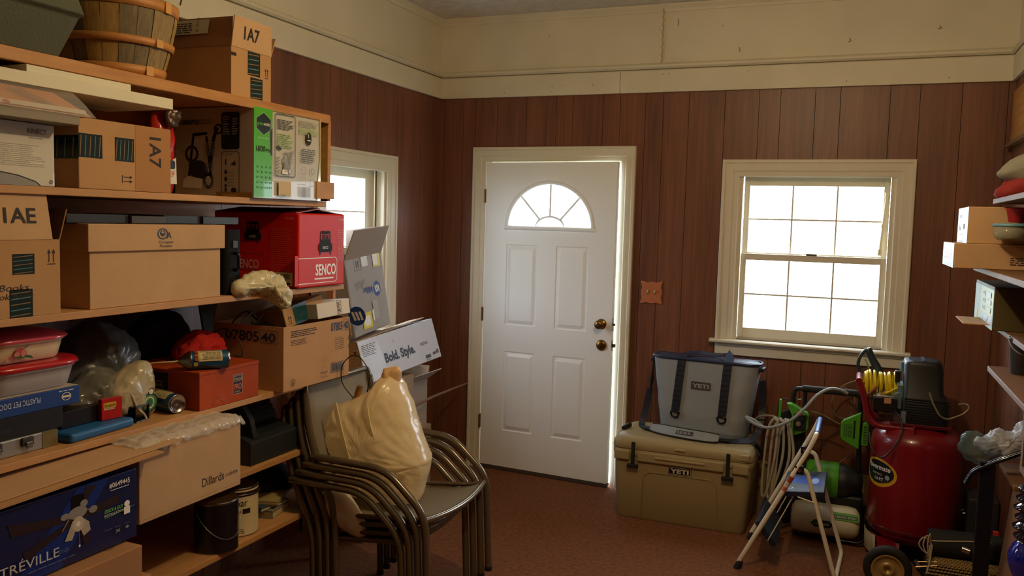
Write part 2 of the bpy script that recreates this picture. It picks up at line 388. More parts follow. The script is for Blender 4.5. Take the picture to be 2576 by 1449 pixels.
def carton(name, label, loc, size, rotz=0, mat=CARD, opened=False, rot=None, cat='box', group=None, bevel=0.003, seam=True):
    t = thing(name, label, cat, loc, rotz, group, rot); sx, sy, sz = size; mb = MB()
    if not opened:
        mb.bx(-sx / 2, sx / 2, -sy / 2, sy / 2, 0, sz, mat)
    else:
        e = 0.005
        mb.bx(-sx / 2, sx / 2, -sy / 2, sy / 2, 0, e, mat)
        mb.bx(-sx / 2, -sx / 2 + e, -sy / 2, sy / 2, e, sz, mat); mb.bx(sx / 2 - e, sx / 2, -sy / 2, sy / 2, e, sz, mat)
        mb.bx(-sx / 2 + e, sx / 2 - e, -sy / 2, -sy / 2 + e, e, sz, mat); mb.bx(-sx / 2 + e, sx / 2 - e, sy / 2 - e, sy / 2, e, sz, mat)
    mb.build('body', t, bevel=0 if opened else bevel)
    if seam and not opened: art('lid_seam', t, face(size, 'T'), [('r', 0.004, sy / 2 - .001, sx - .008, .002, CARDIN)])
    return t

# ------------------------------------------------------------------ the room
RX, RY, ZC, ZT = 3.38, -6.4, 2.995, 2.472
def struct(mb, name, **k): return mb.build(name, kind='structure', **k)
struct(MB().bx(-.2, RX + .2, RY - .2, .2, -.12, 0, CARPET), 'floor')
struct(MB().bx(-.2, RX + .2, RY - .2, .2, ZC, ZC + .12, CEIL), 'ceiling')
def panel_wall(name, axis, breaks, lo, hi, z1, openings, inner, outer, zup=ZC):
    """planked panelling up to z1 with painted wall above; openings = (a0, a1, z0, z1)"""
    mb = MB(); g = 0.003
    sgn = 1 if outer > inner else -1
    def bx(a0, a1, z0, z1_, d0, d1, mt):
        d0, d1 = min(d0, d1), max(d0, d1)
        if axis == 'x': mb.bx(a0, a1, d0, d1, z0, z1_, mt)
        else: mb.bx(d0, d1, a0, a1, z0, z1_, mt)
    def column(a0, a1, d0, d1, mt, zt, z0=0.0):
        cuts = sorted([(o[2], o[3]) for o in openings if o[0] < a1 - 1e-6 and o[1] > a0 + 1e-6])
        z = z0
        for c0, c1 in cuts:
            if c0 > z: bx(a0, a1, z, c0, d0, d1, mt)
            z = max(z, c1)
        if z < zt: bx(a0, a1, z, zt, d0, d1, mt)
    ed = sorted(set([lo, hi] + [b for b in breaks if lo < b < hi] + [o[0] for o in openings] + [o[1] for o in openings]))
    for a, b in zip(ed, ed[1:]):
        gg = lambda q: g if q in breaks else 0
        column(a + gg(a) / 2, b - gg(b) / 2, inner, inner + sgn * .006, PANEL, z1)
        column(a, b, inner + sgn * .006, outer, GROOVE, z1)
        column(a, b, inner, outer, WHITE, zup, z1)
    return mb.build(name, kind='structure')
BX = [.03, .171, .262, .417, .622, .827, .937, 1.136, 1.246, 1.406, 1.516, 1.672, 1.884, 2.079, 2.199, 2.388, 2.522, 2.779, 2.929, 3.133, 3.349]
BY = [-.276, -.38, -.58, -.771, -.921, -1.025, -1.184, -1.29, -1.496, -1.602, -1.8, -1.93, -2.13, -2.25, -2.45, -2.6, -2.72, -2.93, -3.12, -3.25, -3.5, -3.62, -3.85, -4.1, -4.25, -4.5, -4.7, -5, -5.2, -5.5, -5.8, -6.1]
DO = (.335, 1.285, -.01, 2.075); WO = (1.985, 2.837, 1.0, 1.99); LO = (-1.340, -.696, 1.0, 1.965)
panel_wall('wall_back', 'x', BX, -.15, RX + .15, ZT, [DO, WO], 0, .15)
panel_wall('wall_left', 'y', BY, RY, 0, ZT, [LO], 0, -.15)
panel_wall('wall_right', 'y', BY, RY, 0, ZT, [], RX, RX + .15)
struct(MB().bx(-.15, RX + .15, RY - .15, RY, 0, ZC, PANEL), 'wall_rear')
struct(MB().bx(-.1, RX + .1, .15, .9, -.03, -.005, M('8f8b84', .9)).bx(DO[0], DO[1], 0, .15, -.02, .012, M('7d7468', .5, .6)), 'trim_threshold')
struct(MB().bx(-30, 33, .9, 40, -.35, -.3, M('8c9480', .95, var=.2, vs=1)).bx(-30, -.9, -20, .9, -.35, -.3, M('8c9480', .95, var=.2, vs=1)), 'ground_outside')

# white frieze boards, ledge mouldings, crown, corner batten
def frieze(name, T, L0, L1, seam=None):
    mb = MB(); segs = [(L0, L1)] if seam is None else [(L0, seam - .0015), (seam + .0015, L1)]
    for a, b in segs: mb.bx(a, b, -.02, 0, ZT, 2.605, WHITE, T=T)
    mb.build(name + '_board', kind='structure', bevel=.002)
    mb = MB(); prof = [(0, 2.612), (-.022, 2.612), (-.034, 2.622), (-.034, 2.634), (-.026, 2.642), (-.012, 2.648), (0, 2.650)]
    mb.loft([[(a, y, z) for y, z in prof] for a in (L0, L1)], WHITE, True, False, T=T); mb.build(name + '_ledge', kind='structure')
    mb = MB(); prof = [(0, ZC - .045), (-.008, ZC - .045), (-.012, ZC - .03), (-.026, ZC - .012), (-.03, ZC - .001), (0, ZC - .001)]
    mb.loft([[(a, y, z) for y, z in prof] for a in (L0, L1)], WHITE, True, False, T=T); mb.build(name + '_crown', kind='structure')
frieze('trim_back', Matrix.Identity(4), 0, RX, 1.244)
frieze('trim_left', Matrix.Rotation(PI / 2, 4, 'Z'), RY, -.02)
frieze('trim_right', Matrix.Translation((RX, 0, 0)) @ Matrix.Rotation(-PI / 2, 4, 'Z'), .02, -RY)
mb = MB(); mb.bx(1.488, 1.508, -.012, 0, 2.62, ZC - .02, WHITE)
mb.tube([(1.498 + .003 * math.sin(i * 1.7), -.012, 2.62 + i * .012) for i in range(30)], [.005 + .0022 * mnoise((i, 3, 1), 1.1) for i in range(30)], M('b8a880', .7), 6)
mb.build('trim_vertical_batten', kind='structure')
mb = MB()
for x, z, dx, dz in ((1.585, 2.905, .004, .03), (1.95, 2.72, .006, .02), (2.55, 2.74, .01, .016), (3.0, 2.78, .012, .012)): mb.tube([(x, -.001, z), (x + dx, -.002, z - dz), (x - dx * .5, -.001, z - dz * 1.3)], .002, M('5a4a34', .8), 5)
for i in range(14):
    rnd = random.Random(i); x = rnd.uniform(.05, 3.2); z = rnd.choice([2.5, 2.53, 2.58, 2.85]); mb.cyl((x, -.0215 if z < 2.6 else -.0015, z), (x, -.019 if z < 2.6 else .0, z), .0028, M('5a4a34', .8), 7)
mb.build('trim_nail_marks', kind='structure')

# casings
def casing(name, T, a0, a1, z0, z1, wd, bottom=False):
    mb = MB()
    prof = [(0, 0), (0, .012), (.006, .0155), (.03, .016), (.036, .019), (wd - .022, .020), (wd - .018, .027), (wd - .004, .027), (wd, .023), (wd, 0)]
    def piece(path):  # path: list of (corner point, outward dir in a,z)
        secs = [[(p[0] + d[0] * q, -t, p[1] + d[1] * q) for q, t in prof] for p, d in path]
        mb.loft(secs, WHITE2, True, False, T=T)
    # mitred three-sided frame
    L = (a0 + wd, z1 - wd); R_ = (a1 - wd, z1 - wd)
    piece([((a0 + wd, z0), (-1, 0)), (L, (-1, 0))]) if False else None
    piece([((a0 + wd, z0), (-1, 0)), (L, (-1, 1)), (R_, (1, 1)), ((a1 - wd, z0), (1, 0))])
    return mb.build(name, kind='structure')
casing('trim_door_casing', Matrix.Identity(4), .257, 1.362, 0, 2.150, .095)
casing('trim_window_casing', Matrix.Identity(4), 1.889, 2.933, .98, 2.066, .10)
TL = Matrix.Rotation(PI / 2, 4, 'Z')
casing('trim_side_window_casing', TL, -1.436, -.60, .98, 2.043, .10)

def win(name, T, a0, a1, z0, z1, lo, hi, upz, cols=3):
    """double hung six-over-six window; a0,a1 = opening; lo/hi pane x limits"""
    fr = MB()   # jambs and stops
    fr.bx(a0, a0 + .012, 0, .15, z0, z1, WHITE2, T=T).bx(a1 - .012, a1, 0, .15, z0, z1, WHITE2, T=T).bx(a0, a1, 0, .15, z1 - .012, z1, WHITE2, T=T).bx(a0, a1, .03, .18, z0 - .02, z0 + .012, WHITE2, T=T)
    fr.bx(a0 + .012, a0 + .026, .0, .022, z0, z1 - .012, WHITE2, T=T).bx(a1 - .026, a1 - .012, .0, .022, z0, z1 - .012, WHITE2, T=T)
    fr.bx(a0 + .012, a0 + .02, .06, .068, z0, z1, M('6b6456', .6), T=T).bx(a1 - .02, a1 - .012, .06, .068, z0, z1, M('6b6456', .6), T=T)
    root = fr.build(name, kind='structure', bevel=.001)
    def sash(nm, y, zb, zt, pb, pt):
        s = MB(); x0, x1 = a0 + .026, a1 - .026
        s.bx(x0, lo, y, y + .034, zb, zt, WHITE2, T=T).bx(hi, x1, y, y + .034, zb, zt, WHITE2, T=T).bx(lo, hi, y, y + .034, zb, pb, WHITE2, T=T).bx(lo, hi, y, y + .034, pt, zt, WHITE2, T=T)
        w_ = (hi - lo) / cols
        for k in range(1, cols): s.bx(lo + w_ * k - .005, lo + w_ * k + .005, y + .006, y + .028, pb, pt, WHITE2, T=T)
        zm = (pb + pt) / 2; s.bx(lo, hi, y + .007, y + .027, zm - .005, zm + .005, WHITE2, T=T)
        o = s.build(nm, root, bevel=.002); o['kind'] = 'structure'
        g = MB().bx(lo, hi, y + .016, y + .019, pb, pt, GLASS, T=T).build('pane', o); g['kind'] = 'structure'
        return o
    d = upz
    sash('upper_sash', .068, 1.50 + d, z1 - .012, 1.523 + d, 1.918 + d)
    sash('lower_sash', .028, z0 + .012, 1.515 + d, 1.072 + d, 1.477 + d)
    MB().bx((a0 + a1) / 2 - .03, (a0 + a1) / 2 + .03, .022, .05, 1.515 + d, 1.527 + d, STEEL, T=T).build('sash_lock', root, bevel=.003)
    return root
win('window_1', Matrix.Identity(4), WO[0], WO[1], WO[2], WO[3], 2.044, 2.778, 0)
win('window_2', TL, LO[0], LO[1], LO[2], LO[3], -1.281, -.824, -.022, 1)
def stool(nm, T, a0, a1):
    mb = MB(); prof = [(.03, .978), (-.052, .978), (-.06, .984), (-.06, .994), (-.053, 1.0), (.03, 1.0)]
    mb.loft([[(a, y, z) for y, z in prof] for a in (a0 - .028, a1 + .026)], WHITE2, True, False, T=T); mb.build(nm + '_sill', kind='structure')
    mb = MB().bx(a0 + .002, a1 - .002, -.02, 0, .906, .978, WHITE2, T=T).bx(a0 + .01, a1 - .01, -.032, 0, .962, .978, WHITE2, T=T); mb.build(nm + '_apron', kind='structure', bevel=.003)
stool('trim_window', Matrix.Identity(4), 1.889, 2.933); stool('trim_side_window', TL, -1.436, -.60)
# stick propped in the upper right of the window
mb = MB(); a = Vector((2.795, .052, 1.885)); b = Vector((2.772, .040, 1.530)); d = b - a
STK = M('e2d2b0', .5)
mb.cyl(a, b, .0075, STK, 12).cyl(a, a + d * .09, .012, STK, 12).cyl(a + d * .5, a + d * .56, .0115, STK, 12).cyl(b - d * .1, b, .013, STK, 12)
tag(mb.build('window_prop_stick'), 'thin cream plastic stick propped upright in the right side of the back window', 'stick')

# ------------------------------------------------------------------ the door, slightly ajar
def make_door():
    root = bpy.data.objects.new('door_1', None); COL.objects.link(root); root.location = (.359, -.02, 0); root.rotation_euler = (0, 0, -.065); root['kind'] = 'structure'
    W_, zb, zt, th = .907, .028, 2.05, .044
    # leaf face with openings for moulded panels and the fanlight, made from a fine grid displaced at the mouldings
    panels = [(.160, .386, .984, 1.517), (.515, .737, .984, 1.517), (.160, .386, .275, .810), (.515, .737, .275, .810)]
    fc, fz, fr = .459, 1.633, .290
    def depth(x, z):
        for a, b, c, d in panels:
            if a <= x <= b and c <= z <= d:
                e = min(x - a, b - x, z - c, d - z)
                if e < .006: return .0045 * (e / .006)
                if e < .012: return .0045
                if e < .034: return .0045 - .0075 * (e - .012) / .022 - 0
                return -.003 + 0
        return 0
    xs = set([0, W_]); zs = set([zb, zt])
    for a, b, c, d in panels:
        for e in (0, .006, .012, .034): xs |= {a + e, b - e}; zs |= {c + e, d - e}
    NA = 28
    fan = [(fc + fr * math.cos(PI * i / NA), fz + fr * .96 * math.sin(PI * i / NA)) for i in range(NA + 1)]
    zs |= {fz}; xs |= {round(p[0], 5) for p in fan}
    xs = sorted(xs); zs = sorted(zs); zs2 = [z for z in zs if z <= fz]
    mb = MB(); vs = [(x, -depth(x, z) * -1, z) for z in zs2 for x in xs]; n = len(xs)
    mb.add(vs, [(j * n + i, j * n + i + 1, (j + 1) * n + i + 1, (j + 1) * n + i) for j in range(len(zs2) - 1) for i in range(n - 1)], DOORW)
    # strips above the arch
    fx = {round(p[0], 5): p[1] for p in fan}
    for a, b in zip(xs, xs[1:]):
        if b <= fc - fr + 1e-6 or a >= fc + fr - 1e-6: mb.add([(a, 0, fz), (b, 0, fz), (b, 0, zt), (a, 0, zt)], [(0, 1, 2, 3)], DOORW)
        else:
            h = lambda x: fz + fr * .96 * math.sqrt(max(0, 1 - ((x - fc) / fr) ** 2))
            mb.add([(a, 0, h(a)), (b, 0, h(b)), (b, 0, zt), (a, 0, zt)], [(0, 1, 2, 3)], DOORW)
    # back face, edges, reveal
    mb.add([(0, th, zb), (W_, th, zb), (W_, th, fz), (0, th, fz)], [(3, 2, 1, 0)], DOORW)
    for a, b in zip(xs, xs[1:]):
        h = lambda x: fz + fr * .96 * math.sqrt(max(0, 1 - ((x - fc) / fr) ** 2)) if abs(x - fc) < fr else fz
        mb.add([(a, th, h(a)), (b, th, h(b)), (b, th, zt), (a, th, zt)], [(3, 2, 1, 0)], DOORW)
    for q in ([(0, 0, zb), (0, 0, zt), (0, th, zt), (0, th, zb)], [(W_, 0, zb), (W_, th, zb), (W_, th, zt), (W_, 0, zt)], [(0, 0, zt), (W_, 0, zt), (W_, th, zt), (0, th, zt)], [(0, 0, zb), (0, th, zb), (W_, th, zb), (W_, 0, zb)]):
        mb.add(q, [(0, 1, 2, 3)], DOORW)
    mb.loft([[(x, 0, z), (x, th, z)] for x, z in fan], DOORW, False, True, False)
    mb.add([(fc - fr, 0, fz), (fc + fr, 0, fz), (fc + fr, th, fz), (fc - fr, th, fz)], [(0, 1, 2, 3)], DOORW)
    leaf = mb.build('leaf', root); leaf['kind'] = 'structure'
    # moulded fanlight frame
    out = []
    def ring(r0, y):
        return [(fc + r0 * math.cos(PI * i / NA), y, fz + r0 * .96 * math.sin(PI * i / NA)) for i in range(NA + 1)]
    prof = [(.0, 0), (.004, -.008), (.014, -.012), (.024, -.008), (.028, -.001)]
    fm = MB(); secs = []
    for i in range(NA + 1):
        c, s_ = math.cos(PI * i / NA), math.sin(PI * i / NA); secs.append([(fc + (fr - .004 + q) * c, y, fz + (fr - .004 + q) * .96 * s_) for q, y in prof])
    fm.loft(secs, DOORW, True, True, False)
    fm.loft([[(x, y, fz + .008 - q) for q, y in [(.0, 0), (.004, -.008), (.012, -.012), (.026, -.008), (.03, -.001)]] for x in (fc - fr - .024, fc + fr + .024)], DOORW, True, True, False)
    gr = .0085
    for ang in (45, 90, 135):
        a = math.radians(ang); p = Vector((fc + .1 * math.cos(a), .018, fz + .07 * math.sin(a))); q = Vector((fc + fr * math.cos(a), .018, fz + fr * .96 * math.sin(a))); fm.tube([p, q], gr, DOORW, 6)
    fm.tube([(fc + .1 * math.cos(PI * i / 14), .018, fz + .07 * math.sin(PI * i / 14)) for i in range(15)], gr, DOORW, 6)
    f_ = fm.build('fanlight_frame', root); f_['kind'] = 'structure'
    g = MB(); g.add([(x, .021, z) for x, z in fan], [tuple(range(len(fan)))], GLASS); g = g.build('pane', root); g['kind'] = 'structure'
    # knob and deadbolt
    K = Matrix.Translation((.839, 0, 1.041)) @ Matrix.Rotation(PI / 2, 4, 'X')
    k = MB().lathe([(.0, 0), (.033, 0), (.033, .004), (.027, .009), (.012, .012), (.011, .03), (.02, .034), (.028, .045), (.028, .055), (.02, .064), (.008, .066), (0, .066)], BRASS, T=K)
    k.cyl((.839, -.068, 1.041), (.839, -.0655, 1.041), .008, DGREY, 12); k.build('door_knob', root)
    K = Matrix.Translation((.844, 0, .908)) @ Matrix.Rotation(PI / 2, 4, 'X')
    k = MB().lathe([(0, 0), (.034, 0), (.034, .004), (.03, .012), (.024, .016), (0, .017)], BRASS, T=K); k.bx(.838, .850, -.03, -.015, .893, .923, BRASS); k.build('deadbolt', root)
    k = MB().bx(W_, W_ + .002, .008, .034, 1.0, 1.08, STEEL).bx(W_, W_ + .014, .016, .028, 1.033, 1.049, STEEL).build('latch', root)
    k = MB().bx(W_, W_ + .002, .008, .034, .875, .94, STEEL).bx(W_, W_ + .02, .014, .030, .897, .92, STEEL).build('bolt', root)
    MB().bx(0, W_, .004, th - .004, .004, zb, M('4a4038', .8)).build('door_sweep', root)
    for z in (1.83, 1.045, .32):
        h = MB().bx(-.012, -.002, -.006, .02, z - .045, z + .045, BRASS).cyl((-.006, -.007, z - .045), (-.006, -.007, z + .045), .005, BRASS, 10).build('hinge', root)
    return root
make_door()
mb = MB()
mb.bx(.335, .352, .0, .15, 0, 2.075, WHITE2).bx(1.268, 1.285, .0, .15, 0, 2.075, WHITE2).bx(.335, 1.285, .0, .15, 2.058, 2.075, WHITE2)
mb.bx(.352, .362, .04, .055, 0, 2.058, WHITE2).bx(1.258, 1.268, .04, .055, 0, 2.058, WHITE2).bx(.352, 1.268, .04, .055, 2.048, 2.058, WHITE2)
mb.bx(1.2665, 1.2682, .008, .03, .99, 1.07, BRASS)
struct(mb, 'trim_door_jamb')

# switch plate: scalloped wooden double plate
t = thing('switch_plate', 'scalloped copper brown double light switch plate on the panelling right of the door', 'switch', (1.490, 0, 1.252))
pts = spline([(-.068, -.07, 0), (-.03, -.064, 0), (0, -.07, 0), (.03, -.064, 0), (.068, -.07, 0), (.060, -.035, 0), (.066, 0, 0), (.060, .035, 0), (.068, .07, 0), (.03, .062, 0), (0, .067, 0), (-.03, .062, 0), (-.068, .07, 0), (-.060, .035, 0), (-.066, 0, 0), (-.060, -.035, 0)], 4, True)
mb = MB(); mb.prism([(p.x, p.y) for p in pts], 0, .009, M('b26a45', .45, var=.1, vs=20), T=frameM((0, 0, 0), (1, 0, 0), (0, 0, 1))); mb.build('plate', t, bevel=.003)
for x in (-.022, .022): MB().bx(x - .004, x + .004, -.026, -.009, .0, .014, M('d8c79a', .4)).bx(x - .007, x + .007, -.0115, -.009, -.014, .014, M('8a6a40', .4)).build('toggle', t, bevel=.001)

# ------------------------------------------------------------------ storage shelves on the left wall
SH = {'A': 2.085, 'B': 1.728, 'C': 1.375, 'D': .985, 'E': .712, 'F': .445}
t = thing('storage_shelves', 'tall built in wooden storage shelves along the left wall, loaded with boxes', 'shelf', (0, 0, 0))
for k, z in SH.items():
    y1 = {'A': -2.19, 'B': -2.19, 'C': -2.05, 'D': -2.02, 'E': -2.02, 'F': -2.10}[k]
    th = .022 if k != 'A' else .024
    sb = MB().bx(.008, .60, -4.35, y1, z - th, z, PLY)
    if k in 'CD': sb.bx(.008, .36, y1, -1.78, z - th, z, PLY)
    sb.build('shelf_board', t, bevel=.002)
    MB().bx(.60, .618, -4.35, y1, z - .036, z - .001, PINE).build('edge_strip', t, bevel=.002) if k in 'A' else None
mb = MB(); 
MB().bx(.02, .606, -2.19, -2.168, 1.73, 2.06, PINE).build('end_panel', t, bevel=.002)
MB().bx(.325, .362, -1.78, -1.758, 0, 1.372, PINE).build('post', t, bevel=.002)
MB().bx(.02, .05, -3.33, -3.30, 0, 2.06, PINE).build('back_post', t); MB().bx(.02, .05, -4.3, -4.27, 0, 2.06, PINE).build('back_post', t)
for k in 'ABCDEF': MB().bx(.008, .02, -4.35, -2.19, SH[k] - .10, SH[k] - .022, PINE).build('cleat', t)
mb = MB().bx(.606, .626, -2.292, -2.168, 1.738, 1.808, PLY).build('end_block', t, bevel=.002)

# ---- top shelf
zA = SH['A'] + .0005
# molded bin
t = thing('plastic_bin', 'dark olive grey moulded bin with a scooped front, left end of the top shelf', 'bin', (.42, -3.56, zA + .004))
OL = M('4c5040', .75, bump=.2, bs=120)
mb = MB(); n = 9; secs = []
def binsec(z, w_, d, y0=0): return rrect(w_, d, .035, 4, z)
outer = [rrect(.30, .24, .02, 3, 0), rrect(.31, .26, .03, 3, .004), rrect(.37, .345, .03, 3, .115), rrect(.40, .36, .03, 3, .125)]
scoop = lambda p: p
top = rrect(.37, .29, .03, 3, .235)
top = [(x, y, .235 - (.085 * math.exp(-((y + .035) / .085) ** 2) if x > 0.08 else 0)) for x, y, z in rrect(.37, .29, .03, 3)]
inn = [(x * .95, y * .95, z) for x, y, z in top]; bot = [(x * .86, y * .86, .02) for x, y, z in outer[0]]
dense = lambda c: c
mb.loft(outer + [top, inn, bot], OL, True, False); mb.build('shell', t, bevel=.004)
mb = MB(); mb.lathe([(0, 0), (.03, 0), (.03, .09), (.014, .11), (.014, .125), (0, .126)], M('c8b25a', .4), (0, 0, 0), 16); o = mb.build('oil_bottle'); o.location = (.49, -3.60, zA + .115); tag(o, 'pale yellow bottle standing in the olive bin on the top shelf', 'bottle')
o.rotation_euler = (0.2, .1, 0)
mb = MB(); mb.tube(spline([(.35, -3.64, zA + .12), (.40, -3.58, zA + .19), (.46, -3.52, zA + .15), (.50, -3.46, zA + .19), (.48, -3.50, zA + .14), (.42, -3.52, zA + .17)]), .009, BLACK, 8); tag(mb.build('tangled_cable'), 'black cord tangled inside the olive bin on the top shelf', 'cable')

# bushel basket
t = thing('bushel_basket', 'round bushel basket of thin wooden splints with three hoops on the top shelf', 'basket', (.44, -3.130, zA), .2)
SPL = [M('8a744c', .7, var=.25, vs=4, vz=(30, 30, 2)), M('6f6247', .7, var=.25, vs=4, vz=(30, 30, 2)), M('99793f', .7, var=.2, vs=4, vz=(30, 30, 2))]
HOOP = M('b47a3c', .55, var=.15, vs=20)
R0, R1, HB = .143, .193, .236
mb = MB(); NS = 22; rnd = random.Random(3)
for k in range(NS):
    a0 = 2 * PI * k / NS; a1 = a0 + 2 * PI / NS * .965; mt = SPL[rnd.choice([0, 0, 1, 1, 2])]; dr = .0015 * (k % 2)
    prof = [(R0 + dr, .008), (R0 + (R1 - R0) * .35 + .006 + dr, .09), (R0 + (R1 - R0) * .7 + .007 + dr, .18), (R1 + dr, HB)]
    mb.lathe(prof, mt, n=4, a0=a0, a1=a1, smooth=False); mb.lathe([(r - .003, z) for r, z in prof][::-1], mt, n=4, a0=a0, a1=a1, smooth=False)
mb.lathe([(0, .014), (R0, .014)], SPL[1], n=24); mb.build('splint_wall', t)
for z, w_, e in ((.018, .026, .005), (.103, .022, .008), (.216, .03, .004)):
    r = lambda q: R0 + (R1 - R0) * (q / HB) + .0065 * math.sin(PI * q / HB) + e
    MB().lathe([(r(z - w_ / 2) - .003, z - w_ / 2), (r(z - w_ / 2), z - w_ / 2), (r(z + w_ / 2), z + w_ / 2), (r(z + w_ / 2) - .003, z + w_ / 2)], HOOP, n=48).build('hoop', t)
    a = -.25 + z; x, y = (r(z) + .001) * math.cos(a), (r(z) + .001) * math.sin(a)
    MB().bx(-.003, .003, -.014, .014, -w_ * .55, w_ * .55, M('c79350', .5), T=Matrix.Translation((x, y, z)) @ Matrix.Rotation(a, 4, 'Z')).build('splice', t)
mb = MB().tube(spline([(.198, -.07, .24), (.215, -.065, .275), (.21, -.02, .30), (.22, .03, .275), (.202, .05, .24)]), .003, CHROME, 8).build('wire_handle', t)
o = carton('cardboard_box', 'plain cardboard box edge showing behind the bushel basket on the top shelf', (.27, -2.96, zA + .30), (.3, .2, .09)); 
o.location = (.30, -3.03, zA + .262); o.rotation_euler = (0, 0, .3)

# open 1A7 box on the top shelf
S = (.30, .205, .205); S = (.32, .225, .168)
t = carton('cardboard_box', 'open cardboard box reading 1A7 with a raised flap, on the top shelf', (.443, -2.670, zA), S, 0.03, opened=True, mat=CARD)
art('printed_arrows', t, face(S, 'X'), arrows(.198, .085, .022, INK))
art('shipping_tape', t, face(S, 'X'), ship_tape(.090, .082, .070, .084)); art('shipping_tape', t, face(S, 'X'), ship_tape(.105, 0, .070, .076)); art('shipping_tape', t, face(S, 'X'), [('r', -.001, .135, .028, .012, M('2a2018', .5))])
f_, F = flap(t, S, 'X', .106, 86, CARD2)
art('lettering', f_, F, [('t', '1A7', .062, .034, .046, INK, {'w': .085, 'b': .028})], lift=.001)
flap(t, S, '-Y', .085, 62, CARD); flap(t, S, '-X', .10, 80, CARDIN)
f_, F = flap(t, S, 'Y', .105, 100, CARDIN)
art('shipping_label', f_, F @ Matrix.Rotation(PI, 4, 'Y') @ Matrix.Translation((-S[0], 0, 0)), [('r', .10, .045, .14, .052, M('b9b49a', .6)), ('t', 'BL YDCA', .135, .052, .010, INK, {'rot': 90}), ('ms', .15, .09, .07, 5, .008, INK)], lift=.006)
art('shipping_label', f_, F, [('r', .06, .045, .16, .052, M('b9b49a', .6)), ('t', 'BL YDCA', .175, .052, .010, INK, {'rot': 90}), ('ms', .08, .09, .07, 5, .008, INK)], lift=.006)

# ---- second shelf
zB = SH['B'] + .0005
S = (.42, .40, .168)
t = carton('game_box', 'white and silver box with a curved grey band, left end of the second shelf', (.388, -3.682, zB), S, mat=M('cfcabb', .35, coat=.3, name='glossy_white_box'))
art('printed_face', t, face(S, 'X'), [('t', 'KINECT', .318, .140, .014, M('3a3a42', .5), {'w': .058, 'b': .01}), ('ms', .322, .132, .05, 1, .005, M('7a7a7a', .5)), ('part', 'fine_print'), ('ms', .20, .112, .17, 12, .005, M('a9a59a', .5), .35), ('part', 'curved_band'),
     ('p', [(.19, .0), (.19, .030), (.24, .031), (.29, .024), (.34, .010), (.352, 0)], M('8d8b86', .4)), ('ln', [(.19, .032), (.24, .033), (.29, .026), (.34, .012), (.355, .001)], .0025, M('2a2a2a', .4)), ('ring', .387, .013, .005, .0018, M('2a2a2a', .5))])
S = (.36, .35, .203)
t = carton('cardboard_box', 'small cardboard box lying sideways, its 1A7 reading downwards, beside the white and silver box', (.42, -3.23, zB), S, mat=CARD)
art('printed_marks', t, face(S, 'X'), [('t', '1A7', .262, .172, .048, INK, {'rot': -90, 'w': .095, 'b': .028}), ('r', .205, .001, .144, .2, M('aa7846', .8))][::-1])
art('printed_arrows', t, face(S, 'X'), arrows(.155, .035, .024, INK, -PI / 2)); art('shipping_tape', t, face(S, 'X'), ship_tape(0, .09, .082, .068, True)); art('shipping_tape', t, face(S, 'X'), ship_tape(.128, .088, .072, .07, True))
art('shipping_tape', t, face(S, 'Y'), ship_tape(.2, .085, .16, .066, True))
# wrapped sheet pack on top of kinect
t = thing('wrapped_carton', 'orange brown carton in clear wrap lying over the white and silver box', 'box', (.43, -3.66, zB + .1695))
mb = MB(); mb.loft([[(-.25, y, 0), (.245, y, 0), (.245, y, .025), (-.25, y, .025)] for y in (-.25, .195)], M('8d8372', .7), True, False); mb.build('tray', t, bevel=.002)
mb = MB(); OC = M('c07a38', .5); mb.loft([[(-.24, -.24, .026), (.245, -.24, .026), (.20, -.24, .088), (-.24, -.24, .088)], [(-.24, .24, .026), (.245, .24, .026), (.19, .15, .088), (-.24, .15, .088)]], OC, True, False); mb.build('body', t, bevel=.003)
F = frameM((.2462, -.24, .027), (0, 1, 0), (-.045, 0, .062))
art('printed_marks', t, F, [('ring', .14, .045, .024, .0025, M('7a4c22', .6), 1.25), ('ring', .14, .045, .017, .002, M('7a4c22', .6), 1.25), ('r', .0, .004, .46, .016, M('c9b9a0', .4)), ('e', .12, .011, .011, .008, M('b8442e', .5)), ('e', .22, .010, .010, .007, M('b8442e', .5)), ('ln', [(.24, .062), (.33, .02)], .002, M('4a3a28', .6)), ('ln', [(.25, .062), (.34, .02)], .002, M('4a3a28', .6)), ('ln', [(.26, .062), (.35, .02)], .002, M('4a3a28', .6)), ('ln', [(.27, .062), (.36, .02)], .002, M('4a3a28', .6)), ('ln', [(.28, .062), (.37, .02)], .002, M('4a3a28', .6))], lift=.002)
mb = MB(); P0 = [(-.243, y, z) for y, z in ((-.25, .02), (-.25, .092), (.16, .094), (.25, .02))]
gr = []
for i in range(9):
    f = i / 8; x0 = -.243 + .0 * f; gr.append(None)
mb = MB(); secs = [[(x, -.245 + .49 * j / 24 * (1 - .12 * k / 3), z + .0015 * mnoise((x * 40, j * 2.3, k))) for j in range(25)] for k, (x, z) in enumerate(((.252, .024), (.232, .06), (.207, .091), (.12, .094)))]
mb.loft(secs, FILM, False, True, False); mb.build('plastic_wrap', t)
# white boards lying on top
WB = M('d9d3b8', .55, name='white_foam_board')
for i, (y0, y1, z0, h, x1, lab) in enumerate(((-4.1, -3.085, 1.9905, .033, .64, 'longer flat white board above the small 1A7 box, lower of the two'), (-3.59, -3.245, 2.0242, .020, .632, 'shorter flat white board stacked on the longer white one'))):
    o = MB().bx(-.28, 0, y0 - y1, 0, 0, h, WB).build('white_board', bevel=.0015); o.location = (x1, y1, z0); tag(o, lab, 'board', 'white boards on the second shelf')
